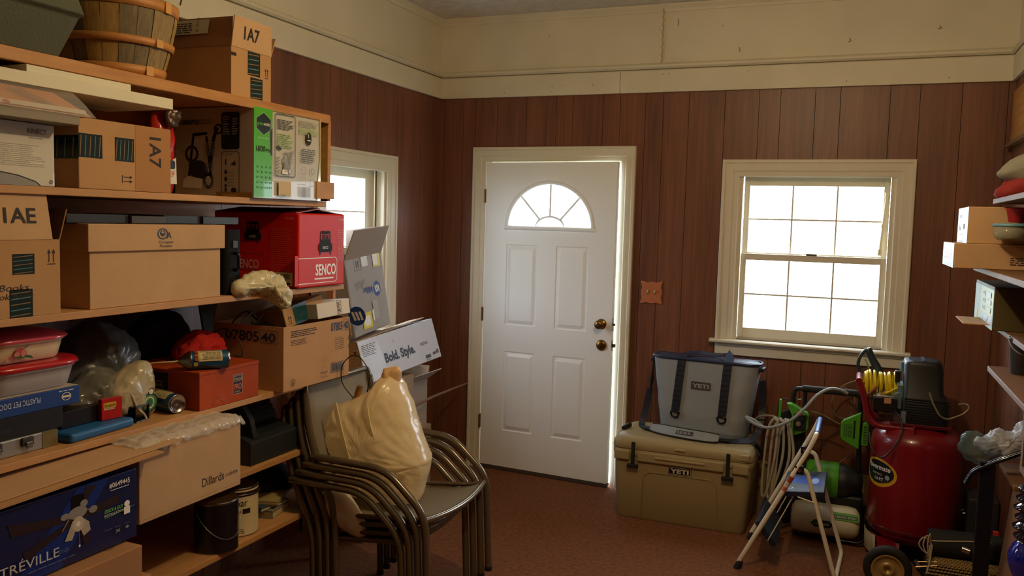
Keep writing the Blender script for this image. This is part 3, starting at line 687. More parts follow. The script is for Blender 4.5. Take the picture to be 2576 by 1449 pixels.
# red snack bag behind
t = thing('chip_bag', 'red and silver foil bag squeezed between the 1A7 box and the green pressure washer box', 'bag', (.455, -2.945, zB + .135))
pillow('bag', [(-.04, -.13), (.04, -.13), (.042, 0), (.04, .13), (-.04, .13), (-.042, 0)], .028, M('b5241c', .25, coat=.5), t, frameM((0, 0, 0), (0, 1, 0), (0, 0, 1)), amp=.006, scale=22)
art('printed_panel', t, frameM((.036, -.04, -.10), (0, 1, 0), (0, 0, 1)), [('p', [(.02, 0), (.07, 0), (.066, .09), (.03, .07)], M('d8d2c0', .4)), ('o', .028, .05, .034, .03, .008, BLACK), ('ms', .03, .045, .03, 4, .005, M('b5241c', .5))])
o = pillow('foil_wrapper', [(-.02, -.02), (.02, -.03), (.03, .02), (.01, .03), (-.025, .02)], .012, M('6a5a50', .35, .5), None, Matrix.Translation((.50, -2.945, zB + .262)) @ frameM((0, 0, 0), (0, 1, 0), (0, 0, 1)), amp=.012, scale=50, seed=4); tag(o, 'crumpled shiny foil wrapper on top of the red foil bag', 'wrapper')
# pressure washer carton
S = (.37, .41, .330)
WC = M('bdb7a6', .38, coat=.25, name='glossy_carton_white'); GRN = M('4fae22', .35, coat=.25, name='bright_green_print')
t = carton('pressure_washer_box', 'large white and green pressure washer carton reading 1800PSI on the second shelf', (.433, -2.466, zB), S, mat=WC)
GY = M('5a5a58', .5); LG = M('8c8a84', .5)
def washer(u, v, s, mt, m2, wt):  # printed picture of a pressure washer
    return [('ln', [(u + .1 * s, v + .1 * s), (u + .22 * s, v + .95 * s)], .05 * s, mt), ('ln', [(u + .62 * s, v + .1 * s), (u + .5 * s, v + .9 * s)], .05 * s, mt), ('ln', [(u + .2 * s, v + .93 * s), (u + .52 * s, v + .95 * s)], .05 * s, mt),
            ('ring', u + .18 * s, v + .6 * s, .15 * s, .05 * s, m2), ('ln', [(u + .58 * s, v + .35 * s), (u + .66 * s, v + .85 * s), (u + .74 * s, v + 1.05 * s)], .07 * s, mt), ('ring', u + .76 * s, v + 1.02 * s, .09 * s, .03 * s, mt),
            ('e', u + .33 * s, v + .32 * s, .2 * s, .17 * s, m2), ('p', [(u - .02 * s, v + .02 * s), (u + .42 * s, v + .0 * s), (u + .4 * s, v + .17 * s), (u + .1 * s, v + .22 * s), (u, v + .16 * s)], wt), ('e', u + .55 * s, v + .14 * s, .11 * s, .14 * s, mt), ('e', u + .55 * s, v + .14 * s, .06 * s, .08 * s, wt)]
art('printed_face', t, face(S, 'Y'), washer(.045, .03, .215, BLACK, DGREY, PAPER) + [('part', 'lettering'), ('t', '1800PSI', .03, .268, .018, INK, {'w': .085, 'b': .02, 'sh': .2}), ('t', 'PREMIUM ELECTRIC', .12, .280, .007, GY, {'w': .062}), ('t', 'PRESSURE WASHER', .12, .268, .007, GY, {'w': .062}),
    ('part', 'black_panel'), ('o', .225, .175, .083, .135, .01, M('1d2421', .3)), ('ms', .232, .30, .03, 8, .009, LG), ('ms', .275, .292, .025, 7, .009, LG), ('part', 'accessory_panel'), ('ro', .225, .012, .083, .155, .01, .0025, INK), ('t', 'INCLUDES', .247, .153, .005, INK)] +
    [('r', .243, .118, .006, .022, INK), ('p', [(.268, .118), (.292, .116), (.288, .134)], INK), ('e', .246, .092, .006, .009, INK), ('e', .246, .066, .006, .009, INK), ('e', .246, .042, .005, .006, INK), ('r', .242, .02, .008, .014, INK), ('e', .283, .026, .012, .009, INK), ('ms', .255, .10, .03, 5, .012, LG, .25)] +
    [('part', 'fine_print'), ('ms', .152, .205, .045, 8, .0065, LG), ('ms', .15, .13, .04, 5, .0065, LG), ('ms', .148, .075, .045, 6, .0065, LG)] + [('part', 'bottom_strip'), ('r', .205, .0, .163, .018, M('9a7a2c', .5)), ('ms', .235, .014, .09, 1, .009, M('c9b25a', .5))])
hexa = lambda cu, cv, rx, ry: [(cu - rx, cv - ry * .45), (cu, cv - ry), (cu + rx, cv - ry * .45), (cu + rx, cv + ry * .45), (cu, cv + ry), (cu - rx, cv + ry * .45)]
art('printed_face', t, face(S, 'X'), [('r', .0, .0, .105, .3295, GRN), ('p', [(.105, .3295), (.105, .16), (.094, .16), (.09, .25), (.105, .262)], DGREY), ('p', hexa(.054, .272, .042, .042), M('9db08a', .4)), ('p', hexa(.054, .272, .040, .040), M('14201a', .35)),
    ('t', 'green', .018, .266, .014, GRN, {'w': .035, 'b': .015}), ('t', 'works', .054, .266, .014, PAPER, {'w': .036, 'b': .015}), ('t', 'Easy to Clean', .022, .217, .008, M('bfe0a0', .5), {'w': .06, 'sh': .3}),
    ('t', '1800', .010, .170, .022, INK, {'w': .05, 'b': .012, 'sh': .2}), ('t', 'PSI', .064, .170, .013, INK, {'w': .028, 'b': .012, 'sh': .2})] +
    [('e', .022 + .024 * (i % 4), .115 - .019 * (i // 4), .004, .004, M('3c9020', .4)) for i in range(20)] +
    [('part', 'instruction_panel'), ('ro', .115, .085, .125, .235, .012, .003, M('3a3d40', .5)), ('ms', .128, .303, .095, 5, .008, GY), ('ms', .128, .25, .095, 8, .007, M('8bae5a', .5))] + washer(.155, .095, .085, LG, LG, PAPER) + [('p', [(.125, .19), (.145, .182), (.15, .19), (.128, .203)], DGREY), ('ms', .125, .165, .015, 6, .012, LG), ('ms', .165, .19, .06, 7, .012, LG, .15)] +
    [('part', 'fine_print'), ('ms', .26, .312, .12, 4, .006, LG), ('ms', .26, .283, .12, 4, .006, M('8bae5a', .5)), ('e', .32, .243, .017, .026, INK), ('t', '1', .3165, .247, .016, PAPER, {'b': .02}), ('r', .31, .234, .02, .004, PAPER), ('ms', .275, .205, .09, 7, .008, GY),
     ('fr', .275, .10, .022, .03, .0015, LG), ('ring', .345, .115, .013, .003, LG), ('fr', .275, .06, .022, .03, .0015, LG), ('fr', .33, .055, .022, .03, .0015, LG), ('part', 'sticker'), ('r', .13, .012, .075, .055, M('c8b184', .6)), ('part', 'barcode'), ('bc', .275, .012, .055, .04, LG), ('t', 'JZ #', .14, .004, .012, GY, {'rot': 8})])
art('clear_tape', t, face(S, 'X'), [('r', .0, .0, .41, .006, FILM), ('p', [(.39, 0), (.41, 0), (.41, .33), (.398, .33), (.403, .18), (.394, .1)], M('cfc39a', .12, .3))], lift=.003)
# green netting bag between carton and end panel
o = pillow('green_bag', [(-.045, -.1), (.035, -.12), (.05, 0), (.02, .11), (-.04, .1)], .022, M('5fae3a', .25, alpha=.9), None, Matrix.Translation((.52, -2.222, zB + .145)) @ frameM((0, 0, 0), (1, 0, 0), (0, 0, 1)), amp=.010, scale=20, seed=9)
tag(o, 'crumpled green plastic bag between the washer carton and the shelf end panel', 'bag')

# ---- third shelf
zC = SH['C'] + .0005
S = (.40, .34, .208)
t = carton('cardboard_box', 'open cardboard box with 1AE on its flap, left end of the third shelf', (.40, -3.641, zC), S, opened=True)
art('printed_marks', t, face(S, 'X'), [('t', 'Books', .155, .072, .018, INK, {'w': .085, 'sh': .3}), ('t', 'ok book', .155, .050, .016, INK, {'w': .10, 'sh': .3})])
art('printed_arrows', t, face(S, 'X'), arrows(.312, .14, .026, INK)); art('shipping_tape', t, face(S, 'X'), ship_tape(.195, .115, .065, .055)); art('shipping_tape', t, face(S, 'X'), ship_tape(.185, .0, .068, .075))
f_, F = flap(t, S, 'X', .125, 96, CARD2, frac=(0, .93)); art('lettering', f_, F, [('t', '1AE', .175, .045, .042, INK, {'w': .095, 'b': .022})], lift=.001)
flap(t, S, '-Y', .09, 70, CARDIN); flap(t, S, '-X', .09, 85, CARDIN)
S = (.40, .55, .172)
t = thing('lidded_carton', 'long tan cardboard carton with a lid and recycling mark, middle of the third shelf', 'box', (.395, -3.088, zC))
MB().bx(-.195, .195, -.275, .275, 0, .24, CARD2).build('body', t, bevel=.002)
LS = (.41, .575, .082)
MB().bx(-.205, .205, -.2875, .2875, .170, .252, CARD2).build('lid', t, bevel=.002)
art('recycling_mark', t, face(LS, 'X', .170), [('ring', .285, .052, .018, .004, INKB, 1.25), ('e', .285, .054, .011, .010, INKB), ('p', [(.278, .054), (.292, .054), (.285, .064)], CARD2), ('t', 'A', .302, .037, .022, INKB, {'b': .005}), ('t', 'Corrugated', .269, .022, .0085, INKB, {'w': .06}), ('t', 'Recycles', .274, .010, .0085, INKB, {'w': .05})])
# flat black sheets stacked on the lid, built as separate pieces
for i, (y0, y1, h, cc) in enumerate(((-.345, -.12, .027, '171512'), (-.117, .024, .024, '3a3226'), (.026, .192, .028, '1f1d1a'), (.195, .375, .026, '2a2b27'))):
    o = MB().bx(-.19, .165 + .01 * (i % 2), y0, y1, 0, h, M(cc, .45)).build('dark_tile', bevel=.0015); o.location = (.395, -3.07, zC + .2535)
    tag(o, ['dark flat tile on the long tan carton lid, leftmost of four', 'brownish flat tile on the long tan carton lid, second from the left', 'dark grey flat tile on the tan carton lid, third from the left', 'grey flat tile at the right end of the tan carton lid, nearest the red box'][i], 'tile', 'flat tiles on the tan carton')
# black hard case
HC = spec(M('0b0b0d', .7), .2)
t = thing('hard_case', 'upright black hard plastic case between the tan carton and the red compressor box', 'case', (.40, -2.73, zC))
MB().loft([rrect(.36, .085, .02, 4, z) for z in (0, .235)], HC, True, True).build('shell', t, bevel=.004)
MB().bx(.18, .186, -.012, .012, .03, .055, DGREY).build('latch', t); MB().bx(.18, .186, -.012, .012, .17, .195, DGREY).build('latch', t); MB().tube(fillet([(.178, 0, .09), (.2, 0, .09), (.2, 0, .15), (.178, 0, .15)], .01), .006, BLACKG, 8).build('handle', t)
# red compressor box
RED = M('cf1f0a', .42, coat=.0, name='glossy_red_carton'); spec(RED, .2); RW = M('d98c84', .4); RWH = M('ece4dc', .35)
S = (.42, .325, .300)
t = thing('compressor_box', 'glossy red carton with a printed black air compressor, right end of the third shelf', 'box', (.405, -2.235, zC + .002)); sx, sy, sz = S
MB().bx(-sx / 2, sx / 2, -sy / 2, sy / 2, 0, sz, RED).build('body', t, bevel=.006)
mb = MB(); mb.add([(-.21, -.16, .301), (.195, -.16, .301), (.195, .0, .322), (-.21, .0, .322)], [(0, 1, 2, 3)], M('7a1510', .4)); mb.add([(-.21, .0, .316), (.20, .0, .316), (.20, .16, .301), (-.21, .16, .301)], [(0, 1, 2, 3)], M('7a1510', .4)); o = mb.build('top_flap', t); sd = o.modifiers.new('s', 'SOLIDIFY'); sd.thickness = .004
PB, PD = M('0f0e10', .7), M('26282a', .7)
def comp(u, v, s):
    return [('ln', [(u + .15 * s, v + .62 * s), (u + .17 * s, v + .98 * s), (u + .83 * s, v + .98 * s), (u + .85 * s, v + .62 * s)], .06 * s, PB), ('r', u + .25 * s, v + .88 * s, .5 * s, .12 * s, PB), ('r', u + .12 * s, v + .5 * s, .76 * s, .16 * s, PB), ('o', u + .3 * s, v + .6 * s, .17 * s, .26 * s, .03 * s, PD), ('o', u + .55 * s, v + .6 * s, .17 * s, .24 * s, .03 * s, PD), ('o', u, v + .12 * s, s, .4 * s, .15 * s, PB), ('ln', [(u + .15 * s, v + .15 * s), (u + .1 * s, v)], .05 * s, PB), ('ln', [(u + .85 * s, v + .15 * s), (u + .9 * s, v)], .05 * s, PB), ('t', 'SENCO', u + .3 * s, v + .26 * s, .11 * s, RWH, {'w': .38 * s})]
art('printed_face', t, face(S, 'X'), [('ro', -.02, .015, .29, .105, .018, .003, RWH), ('r', -.0225, .01, .022, .12, RED)] + [('t', 'SENCO', .115, .048, .046, RWH, {'w': .145, 'b': .035}), ('r', .108, .030, .135, .006, RWH)] + [('part', 'printed_compressor')] + comp(.133, .130, .098) + [('part', 'fine_print'), ('ms', .272, .24, .045, 16, .0085, RW, .22), ('t', 'PC0947', .272, .272, .010, RW, {'w': .05}), ('r', 0, 0, .022, .0, RED)])
art('printed_face', t, face(S, 'Y'), [('ro', .10, .045, .155, .088, .016, .0025, M('9a3a34', .4)), ('t', 'SENCO', .115, .073, .036, M('d8a8a0', .4), {'w': .112, 'b': .03}), ('r', .108, .062, .12, .005, M('9a3a34', .4))] + [('part', 'printed_compressor')] + comp(.155, .175, .085) + [('part', 'fine_print'), ('ms', .29, .245, .10, 22, .0085, M('c8605a', .4), .22), ('t', 'PC0947', .36, .273, .009, RW, {'w': .04}), ('part', 'barcode_label'), ('r', .31, .010, .085, .052, M('cfc9a0', .5)), ('bc', .35, .035, .035, .022, INK), ('ms', .315, .055, .03, 4, .006, INK), ('r', .355, .014, .03, .008, INK), ('r', .318, .014, .018, .005, INK), ('ring', .285, .05, .010, .003, RW)])
# cream plastic bag spilling over the edge
BAGC = mat_bag('cream_plastic_bag', 'd9cfa8', .28, .2)
t = pillow('plastic_bag', [(-.16, -.005), (-.06, -.012), (.02, -.02), (.03, -.06), (.06, -.085), (.085, -.075), (.095, -.02), (.085, .02), (.04, .05), (-.04, .045), (-.12, .04)], .035, BAGC, None, Matrix.Translation((.585, -2.585, zC + .022)) @ frameM((0, 0, 0), (.05, 1, 0), (-.35, 0, 1)), amp=.020, scale=20, seed=12, seg=9, rings=14)
tag(t, 'crumpled cream plastic bag drooping over the edge of the third shelf', 'bag')
t.location.x += .025

# ---- fourth shelf (counter height)
zD = SH['D'] + .0005
ALU = M('a9adb0', .35, .7, name='aluminium_sheet')
t = thing('metal_case', 'flat silver metal case with dark latches at the left end of the fourth shelf', 'case', (.42, -3.66, zD))
MB().bx(-.19, .13, -.28, .215, 0, .048, ALU).build('body', t, bevel=.004)
for y in (.02, .115): MB().bx(.13, .138, y - .018, y + .018, .022, .046, DGREY).bx(.138, .144, y - .010, y + .010, .016, .034, STEEL).build('latch', t, bevel=.002)
MB().tube(fillet([(.13, -.10, .03), (.155, -.10, .03), (.155, .0, .024), (.13, .0, .03)], .012), .005, BLACK, 8).build('handle', t)
MB().bx(.129, .1315, .165, .214, 0, .048, M('8a7a50', .4, .6)).build('corner_guard', t)
S = (.36, .52, .062)
t = carton('flat_black_box', 'flat black box lying on the silver metal case', (.365, -3.682, zD + .0485), S, mat=M('191b1e', .4), seam=False)
art('lettering', t, face(S, 'X'), [('t', 'Electrical', .27, .020, .014, M('3c4046', .5), {'w': .08, 'sh': .2})])
t = thing('pet_door_box', 'blue box reading PLASTIC PET DOOR upside down, on the flat black box', 'box', (.36, -3.60, zD + .1115))
MB().bx(-.19, .19, -.28, .232, 0, .052, M('1c3f83', .4, name='blue_box')).build('body', t, bevel=.002)
art('printed_face', t, frameM((.19, -.28, 0), (0, 1, 0), (0, 0, 1)), [('t', 'PLASTIC PET DOOR', .38, .038, .016, M('b9c4d8', .5), {'rot': 180, 'w': .135, 'b': .01}), ('ring', .465, .026, .012, .002, M('d8d8c8', .5), 1.3), ('r', .449, .023, .032, .006, M('d8cfa0', .5)), ('ms', .44, .048, .05, 1, .006, M('b9c4d8', .5)), ('p', [(0, 0), (.21, 0), (.19, .052), (0, .052)], M('3c2a3a', .5))])
art('printed_top', t, frameM((-.19, -.28, .052), (1, 0, 0), (0, 1, 0)), [('r', .001, .001, .378, .51, M('b9b0a4', .4))])
for i, (cx, cy, w_, d_, h, zb, bodym, lidm, lab) in enumerate((
    (.405, -3.505, .30, .34, .066, .1641, mat_film('translucent_plastic', 'c9c4c8', .72, .3), M('b01418', .3, coat=.4), 'frosted plastic food container with a flat red lid, under the cream one'),
    (.40, -3.510, .27, .31, .058, .1641 + .086, M('e2d3b0', .3, coat=.3, name='cream_plastic'), M('c84558', .25, coat=.5), 'cream food container with a flower print and domed pink lid, top of the pile'))):
    t = thing('food_container', lab, 'container', (cx, cy, zD + zb), group='stacked food containers')
    secs = [rrect(w_ * .8, d_ * .8, .055, 7, 0), rrect(w_ * .86, d_ * .86, .07, 7, .006), rrect(w_ * .93, d_ * .93, .085, 7, h * .6), rrect(w_ * .96, d_ * .96, .09, 7, h - .006), rrect(w_, d_, .1, 7, h - .005), rrect(w_, d_, .1, 7, h)]
    MB().loft(secs, bodym).build('bowl', t)
    l = MB()
    if i == 0: l.loft([rrect(w_ * 1.02, d_ * 1.02, .1, 7, h + .0005), rrect(w_ * 1.05, d_ * 1.05, .1, 7, h + .005), rrect(w_ * 1.02, d_ * 1.02, .1, 7, h + .016), rrect(w_ * .93, d_ * .93, .09, 7, h + .0195), rrect(w_ * .85, d_ * .85, .09, 7, h + .0185)], lidm)
    else: l.loft([rrect(w_ * 1.04, d_ * 1.04, .1, 7, h + .0005), rrect(w_ * 1.06, d_ * 1.06, .1, 7, h + .006), rrect(w_ * .98, d_ * .98, .1, 7, h + .014), rrect(w_ * .85, d_ * .85, .1, 7, h + .022), rrect(w_ * .5, d_ * .5, .06, 7, h + .029), rrect(w_ * .1, d_ * .1, .01, 7, h + .031)], lidm)
    l.build('lid', t)
    if i == 1:
        FR, FG = M('b04a4a', .4), M('3c5a2c', .4)
        art('flower_print', t, frameM((w_ * .468, -.095, .0), (0, 1, 0), (.06, 0, 1)), [('e', .06, .034, .015, .012, FR), ('e', .072, .030, .009, .009, M('c87a6a', .4)), ('e', .05, .028, .009, .007, M('c87a6a', .4)), ('p', [(.04, .018), (.075, .014), (.06, .024)], FG), ('p', [(.068, .018), (.10, .011), (.095, .019), (.078, .024)], FG), ('p', [(.07, .041), (.088, .050), (.074, .048)], FG), ('e', .03, .02, .006, .006, FR)], lift=.0035)
# tape box, blue folder, small black tray
t = thing('dark_small_box', 'small black box lying on a blue folder right of the silver case', 'box', (.44, -3.30, zD + .030))
MB().bx(-.10, .07, -.10, .072, 0, .050, M('140c10', .35)).build('body', t, bevel=.002)
t = thing('tape_box', 'small red tape box with a yellow stripe leaning against the small black box', 'box', (.522, -3.232, zD + .0305), -.12)
MB().bx(-.009, .009, -.036, .036, 0, .066, M('b01410', .35, coat=.3)).build('body', t, bevel=.001)
art('lettering', t, frameM((.009, -.036, 0), (0, 1, 0), (0, 0, 1)), [('r', .006, .036, .044, .018, M('c9a020', .4)), ('t', 'Scotch', .008, .040, .010, INK, {'w': .038, 'b': .03, 'sh': .2}), ('r', .008, .031, .036, .004, M('b8a8a0', .4))])
mb = MB(); mb.loft([[(x, y, z + .02 * (1 - (y + 3.42) / .26)) for x, z in ((.40, zD + .001), (.555, zD + .001), (.56, zD + .007), (.40, zD + .007))] for y in (-3.42, -3.36, -3.24, -3.17)], M('1f5f96', .4), True, False)
o = mb.build('blue_folder'); 
mb = MB(); mb.bx(-.16, .0, -.25, .0, 0, .0285, M('1f5f96', .4)); COL.objects.unlink(o); o = mb.build('blue_folder', bevel=.010, seg=3); o.location = (.565, -3.175, zD); o.rotation_euler = (0, 0, .06); tag(o, 'bright blue folder under the small black box and the red tape box', 'folder')
t = thing('black_tray', 'small open black plastic tray standing on its side near the shopping bag', 'tray', (.50, -3.125, zD), .15)
mb = MB(); mb.bx(-.05, -.046, -.035, .035, 0, .052, BLACKG).bx(-.046, .04, -.035, -.031, 0, .052, BLACKG).bx(-.046, .04, .031, .035, 0, .052, BLACKG).bx(-.046, .04, -.031, .031, 0, .004, BLACKG).bx(-.046, .04, -.031, .031, .048, .052, BLACKG); mb.build('shell', t, bevel=.002)
# big smoky bag with shopping bag in front
t = pillow('garbage_bag', [(-.15, -.13), (-.05, -.15), (.09, -.15), (.155, -.06), (.15, .05), (.09, .12), (-.0, .14), (-.09, .08), (-.17, -.02)], .13, mat_bag('smoky_black_bag', '5c6060', .3, .25), None, Matrix.Translation((.27, -3.085, zD + .157)) @ frameM((0, 0, 0), (.0, 1, 0), (0, 0, 1)), amp=.022, scale=13, seed=21, seg=8, rings=16)
tag(t, 'smoky grey crumpled plastic bag standing behind the shopping bag on the fourth shelf', 'bag')
t = pillow('clear_bag', [(-.10, -.085), (.05, -.09), (.09, -.03), (.06, .05), (.0, .075), (-.06, .03), (-.11, -.02)], .07, mat_film('smoky_clear_film', '9a9482', .38, .12), None, Matrix.Translation((.42, -3.20, zD + .094)) @ frameM((0, 0, 0), (.0, 1, 0), (0, 0, 1)), amp=.016, scale=17, seed=23, seg=8, rings=14)
tag(t, 'see-through crumpled plastic bag between the small black box and the shopping bag', 'bag')
t = thing('shopping_bag', 'translucent cream shopping bag with a round green logo on the fourth shelf', 'bag', (.475, -3.10, zD))
b_ = pillow('bag', [(-.03, .0), (.06, .002), (.068, .05), (.066, .14), (.05, .18), (.0, .175), (-.06, .135), (-.10, .085), (-.09, .04), (-.05, .005)], .048, mat_bag('cream_translucent_bag', 'cfc3a0', .25, .3), t, Matrix.Translation((0, 0, .004)) @ frameM((0, 0, 0), (0, 1, 0), (0, 0, 1)), amp=.007, scale=24, seed=5, seg=8, rings=14, exp=.45)
GL = M('3f7a35', .4); art('printed_logo', t, frameM((.050, -.032, .01), (0, 1, 0), (.0, 0, 1)), [('e', .056, .042, .036, .031, BLACK), ('e', .064, .078, .014, .013, BLACK), ('e', .064, .078, .010, .009, M('d8d2b0', .4)), ('e', .056, .042, .031, .026, GL), ('ring', .056, .042, .020, .004, M('d8d2b0', .4)), ('e', .058, .042, .010, .010, M('2a5a2a', .4)), ('t', 'SUSHI', .0, .058, .010, M('9aa06a', .5))])
MB().tube(spline([(.040, -.060, .12), (.050, -.045, .08), (.052, -.03, .045), (.055, -.005, .02), (.062, .0, .004)]), .004, mat_bag('cream_translucent_bag2', 'cfc3a0', .25, .3), 8).build('bag_handle', t)
# spray cans
def spray(label, loc, rot, straw):
    t = thing('spray_can', label, 'can', loc, rot=rot, group='blue spray cans on the fourth shelf')
    CB, CY, TL_ = M('1f5a86', .28, .3, coat=.4), M('c2a544', .35), M('d6c99a', .4)
    mb = MB(); L_ = .135; r = .033
    mb.lathe([(0, .006), (r * .6, .010), (r * .85, .004), (r * .97, 0), (r, .003), (r, .006)], CHROME, T=Matrix.Rotation(PI / 2, 4, 'Y')).lathe([(r, .006), (r, L_ - .008)], CB, T=Matrix.Rotation(PI / 2, 4, 'Y')).lathe([(r, L_ - .008), (r * 1.02, L_ - .004), (r * .95, L_), (r * .72, L_ + .014), (r * .42, L_ + .024), (r * .40, L_ + .03), (0, L_ + .03)], STEEL, T=Matrix.Rotation(PI / 2, 4, 'Y')); mb.build('can_body', t)
    wp = lambda x, y, h: (x, (r + h) * math.sin(y / r), (r + h) * math.cos(y / r))
    its = [('g', .03, -.005, .078, .042, TL_, 1)]
    its = []
    for k in range(10): its.append(('r', .026, -.02 + k * .0042, .075, .00425, TL_))
    for k in range(10): its.append(('r', .101, -.02 + k * .0042, .006, .00425, CY))
    for k in range(3): its += [('r', .108, -.017 + k * .013, .010, .010, M('a8401c', .4))]
    its += [('ms', .03, .018, .068, 7, .005, M('8a7c50', .5), .35), ('r', .108, .024, .013, .012, CY)]
    art('printed_label', t, None, its, warp=wp)
    if straw: MB().tube([(L_ + .03, 0, 0), (L_ + .045, .002, 0), (L_ + .10, 0, -.004), (L_ + .135, 0, -.008)], [.004, .003, .0022, .0018], M('cfc48a', .4), 8).build('nozzle_straw', t)
    return t
# ---- boots box, cans
BO = M('a8451a', .5, var=.12, vs=8, name='orange_brown_boot_box'); spec(BO, .12)
S = (.34, .31, .134)
t = thing('boot_box', 'orange brown boot box with a square black logo, middle of the fourth shelf', 'box', (.43, -2.772, zD)); sx, sy, sz = S
MB().bx(-sx / 2, sx / 2, -sy / 2, sy / 2, 0, sz - .001, BO).build('body', t, bevel=.002)
MB().bx(-sx / 2 - .002, sx / 2 + .002, -sy / 2 - .002, sy / 2 + .002, sz - .012, sz + .001, BO).build('lid', t, bevel=.002)
tim = lambda u, v, s: [('r', u, v, .72 * s, s, M('c9a58a', .4)), ('r', u + .025 * s, v + .025 * s, .67 * s, .95 * s, M('1c100c', .4)), ('fr', u + .06 * s, v + .66 * s, .6 * s, .27 * s, .02 * s, M('c9a58a', .4)), ('t', 'Timberland', u + .09 * s, v + .71 * s, .15 * s, M('c9b09a', .4), {'w': .54 * s}), ('t', 'PRO', u + .09 * s, v + .24 * s, .30 * s, M('c86a48', .4), {'w': .54 * s, 'b': .04}), ('t', 'SERIES', u + .09 * s, v + .08 * s, .1 * s, M('c9a58a', .4), {'w': .4 * s})]
ray_ = [('ln', [(.10 + .012 * math.cos(a), .012 + .012 * math.sin(a)), (.10 + .035 * math.cos(a), .012 + .033 * math.sin(a))], .0018, M('c05a34', .5)) for a in [PI * i / 12 for i in range(13)]]
art('printed_logo', t, face(S, 'X'), tim(.168, .028, .072) + ray_)
art('printed_logo', t, face(S, 'Y'), [('r', .0, 0, .20, .122, M('2c1612', .5))] + [(i if i[0] != 'r' else i) for i in tim(.13, .03, .062)])
spray('blue and yellow spray can with a straw lying on top of the boot box', (.618, -2.802, zD + .1685), (-.9, 0, PI + .87), True)
c2 = spray('blue spray can lying on the shelf with its silver bottom facing out', (.560, -2.985, zD + .0335), (-.4, 0, PI - .2), False)
# red cloth and black basket behind
t = pillow('red_cloth', [(-.09, -.03), (.09, -.03), (.10, .0), (.06, .045), (.0, .062), (-.05, .05), (-.09, .01)], .07, M('b81a0e', .85, name='red_fabric'), None, Matrix.Translation((.40, -2.705, zD + .170)) @ frameM((0, 0, 0), (0, 1, 0), (0, 0, 1)), amp=.016, scale=19, seed=31, seg=8, rings=16)
tag(t, 'bundled bright red cloth behind the spray can on the boot box', 'cloth')
t = pillow('black_backpack', [(-.16, -.12), (.16, -.12), (.18, 0), (.12, .12), (.03, .16), (-.08, .13), (-.17, .02)], .085, M('0e0d0f', .8), None, Matrix.Translation((.14, -2.66, zD + .13)) @ frameM((0, 0, 0), (0, 1, 0), (0, 0, 1)), amp=.012, scale=9, seed=33)
tag(t, 'black cloth bag in the shadow against the wall behind the boot box', 'bag')
mb = MB(); mb.tube(spline([(.34, -2.62, zD + .20), (.42, -2.60, zD + .24), (.48, -2.585, zD + .20), (.50, -2.59, zD + .14), (.47, -2.60, zD + .139)]), .0022, BLACK, 6); tag(mb.build('wire_loop'), 'thin black wire loop above the spray can on the boot box', 'wire')
# ---- 07805 carton
S = (.34, .452, .252)
t = carton('produce_carton', 'large open tan carton reading 07805 40 overhanging the right end of the fourth shelf', (.476, -2.302, zD), S, opened=True, mat=M('b98c5c', .8, var=.05, vs=7, name='tan_carton'))
num = lambda u, v, h, w_: [('t', '07805', u, v, h, INKB, {'w': w_, 'b': .03}), ('fr', u + w_ + .004, v - .005, w_ * .50, h + .010, .0015, INKB), ('t', '40', u + w_ + .009, v + .002, h * .9, INKB, {'w': w_ * .42, 'b': .03})]
art('printed_marks', t, face(S, 'X'), num(.315, .203, .036, .085) + [('part', 'fine_print'), ('ms', .045, .236, .17, 4, .007, INK, .45), ('ms', .045, .200, .10, 4, .006, INK, .3), ('ms', .345, .178, .07, 7, .008, INK, .2), ('part', 'barcode'), ('fr', .315, .028, .095, .04, .002, INKB), ('bc', .322, .033, .08, .03, INKB), ('part', 'circled_number'), ('ring', .058, .03, .014, .0018, INK), ('t', '6', .0535, .022, .015, INK, {'b': .01}), ('part', 'maker_mark'), ('t', 'Evolutegro', .24, .035, .011, INKB, {'w': .05, 'sh': .2}), ('ln', [(.25, .05), (.262, .06), (.275, .062), (.288, .05)], .001, INKB), ('r', .446, .155, .006, .02, INK), ('r', .446, .12, .006, .016, INK), ('ms', .24, .028, .06, 2, .005, INK, .2)], lift=.001)
art('printed_marks', t, face(S, 'Y'), num(.06, .190, .040, .165), lift=.001)
flap(t, S, '-X', .10, 100, CARDIN); flap(t, S, '-Y', .09, -70, CARD2)
# contents
mb = MB(); rnd = random.Random(5)
for q in range(5):
    c0 = Vector((.42 + rnd.uniform(-.05, .05), -2.43 + rnd.uniform(-.03, .06), zD + .235)); R = rnd.uniform(.04, .065); a = rnd.uniform(0, 3)
    mb = MB(); mb.tube(spline([c0 + Vector((R * math.cos(a + i) * .7, R * math.sin(a + i) * 1.2, .045 * math.sin(i * 1.1 + q) + .015)) for i in range(5)]), .0028, [BLACK, M('9a9c9a', .4)][q % 2], 6)
    o = mb.build('cable'); tag(o, 'black and grey cables coiled out of the 07805 carton', 'cable', 'cables in the 07805 carton')
t = pillow('dark_bag', [(-.10, -.05), (.10, -.05), (.11, .02), (.0, .055), (-.10, .03)], .07, BLACK, None, Matrix.Translation((.43, -2.36, zD + .18)) @ frameM((0, 0, 0), (0, 1, 0), (0, 0, 1)), amp=.012, scale=16, seed=41); tag(t, 'dark crumpled bag filling the 07805 carton under the cables', 'bag')
S = (.15, .245, .080)
t = carton('parcel', 'small cardboard parcel with a teal tape band lying in the 07805 carton', (.475, -2.235, zD + .235), S, rot=(.20, -.16, -.12), mat=CARD, seam=False)
art('printed_arrows', t, face(S, 'X'), arrows(.028, .012, .02, INK))
art('shipping_tape', t, face(S, 'X'), [('r', .055, 0, .085, .080, M('1f5058', .3)), ('ln', [(.085, .03), (.12, .042)], .002, TAPEL), ('r', .185, .004, .035, .008, INK)])
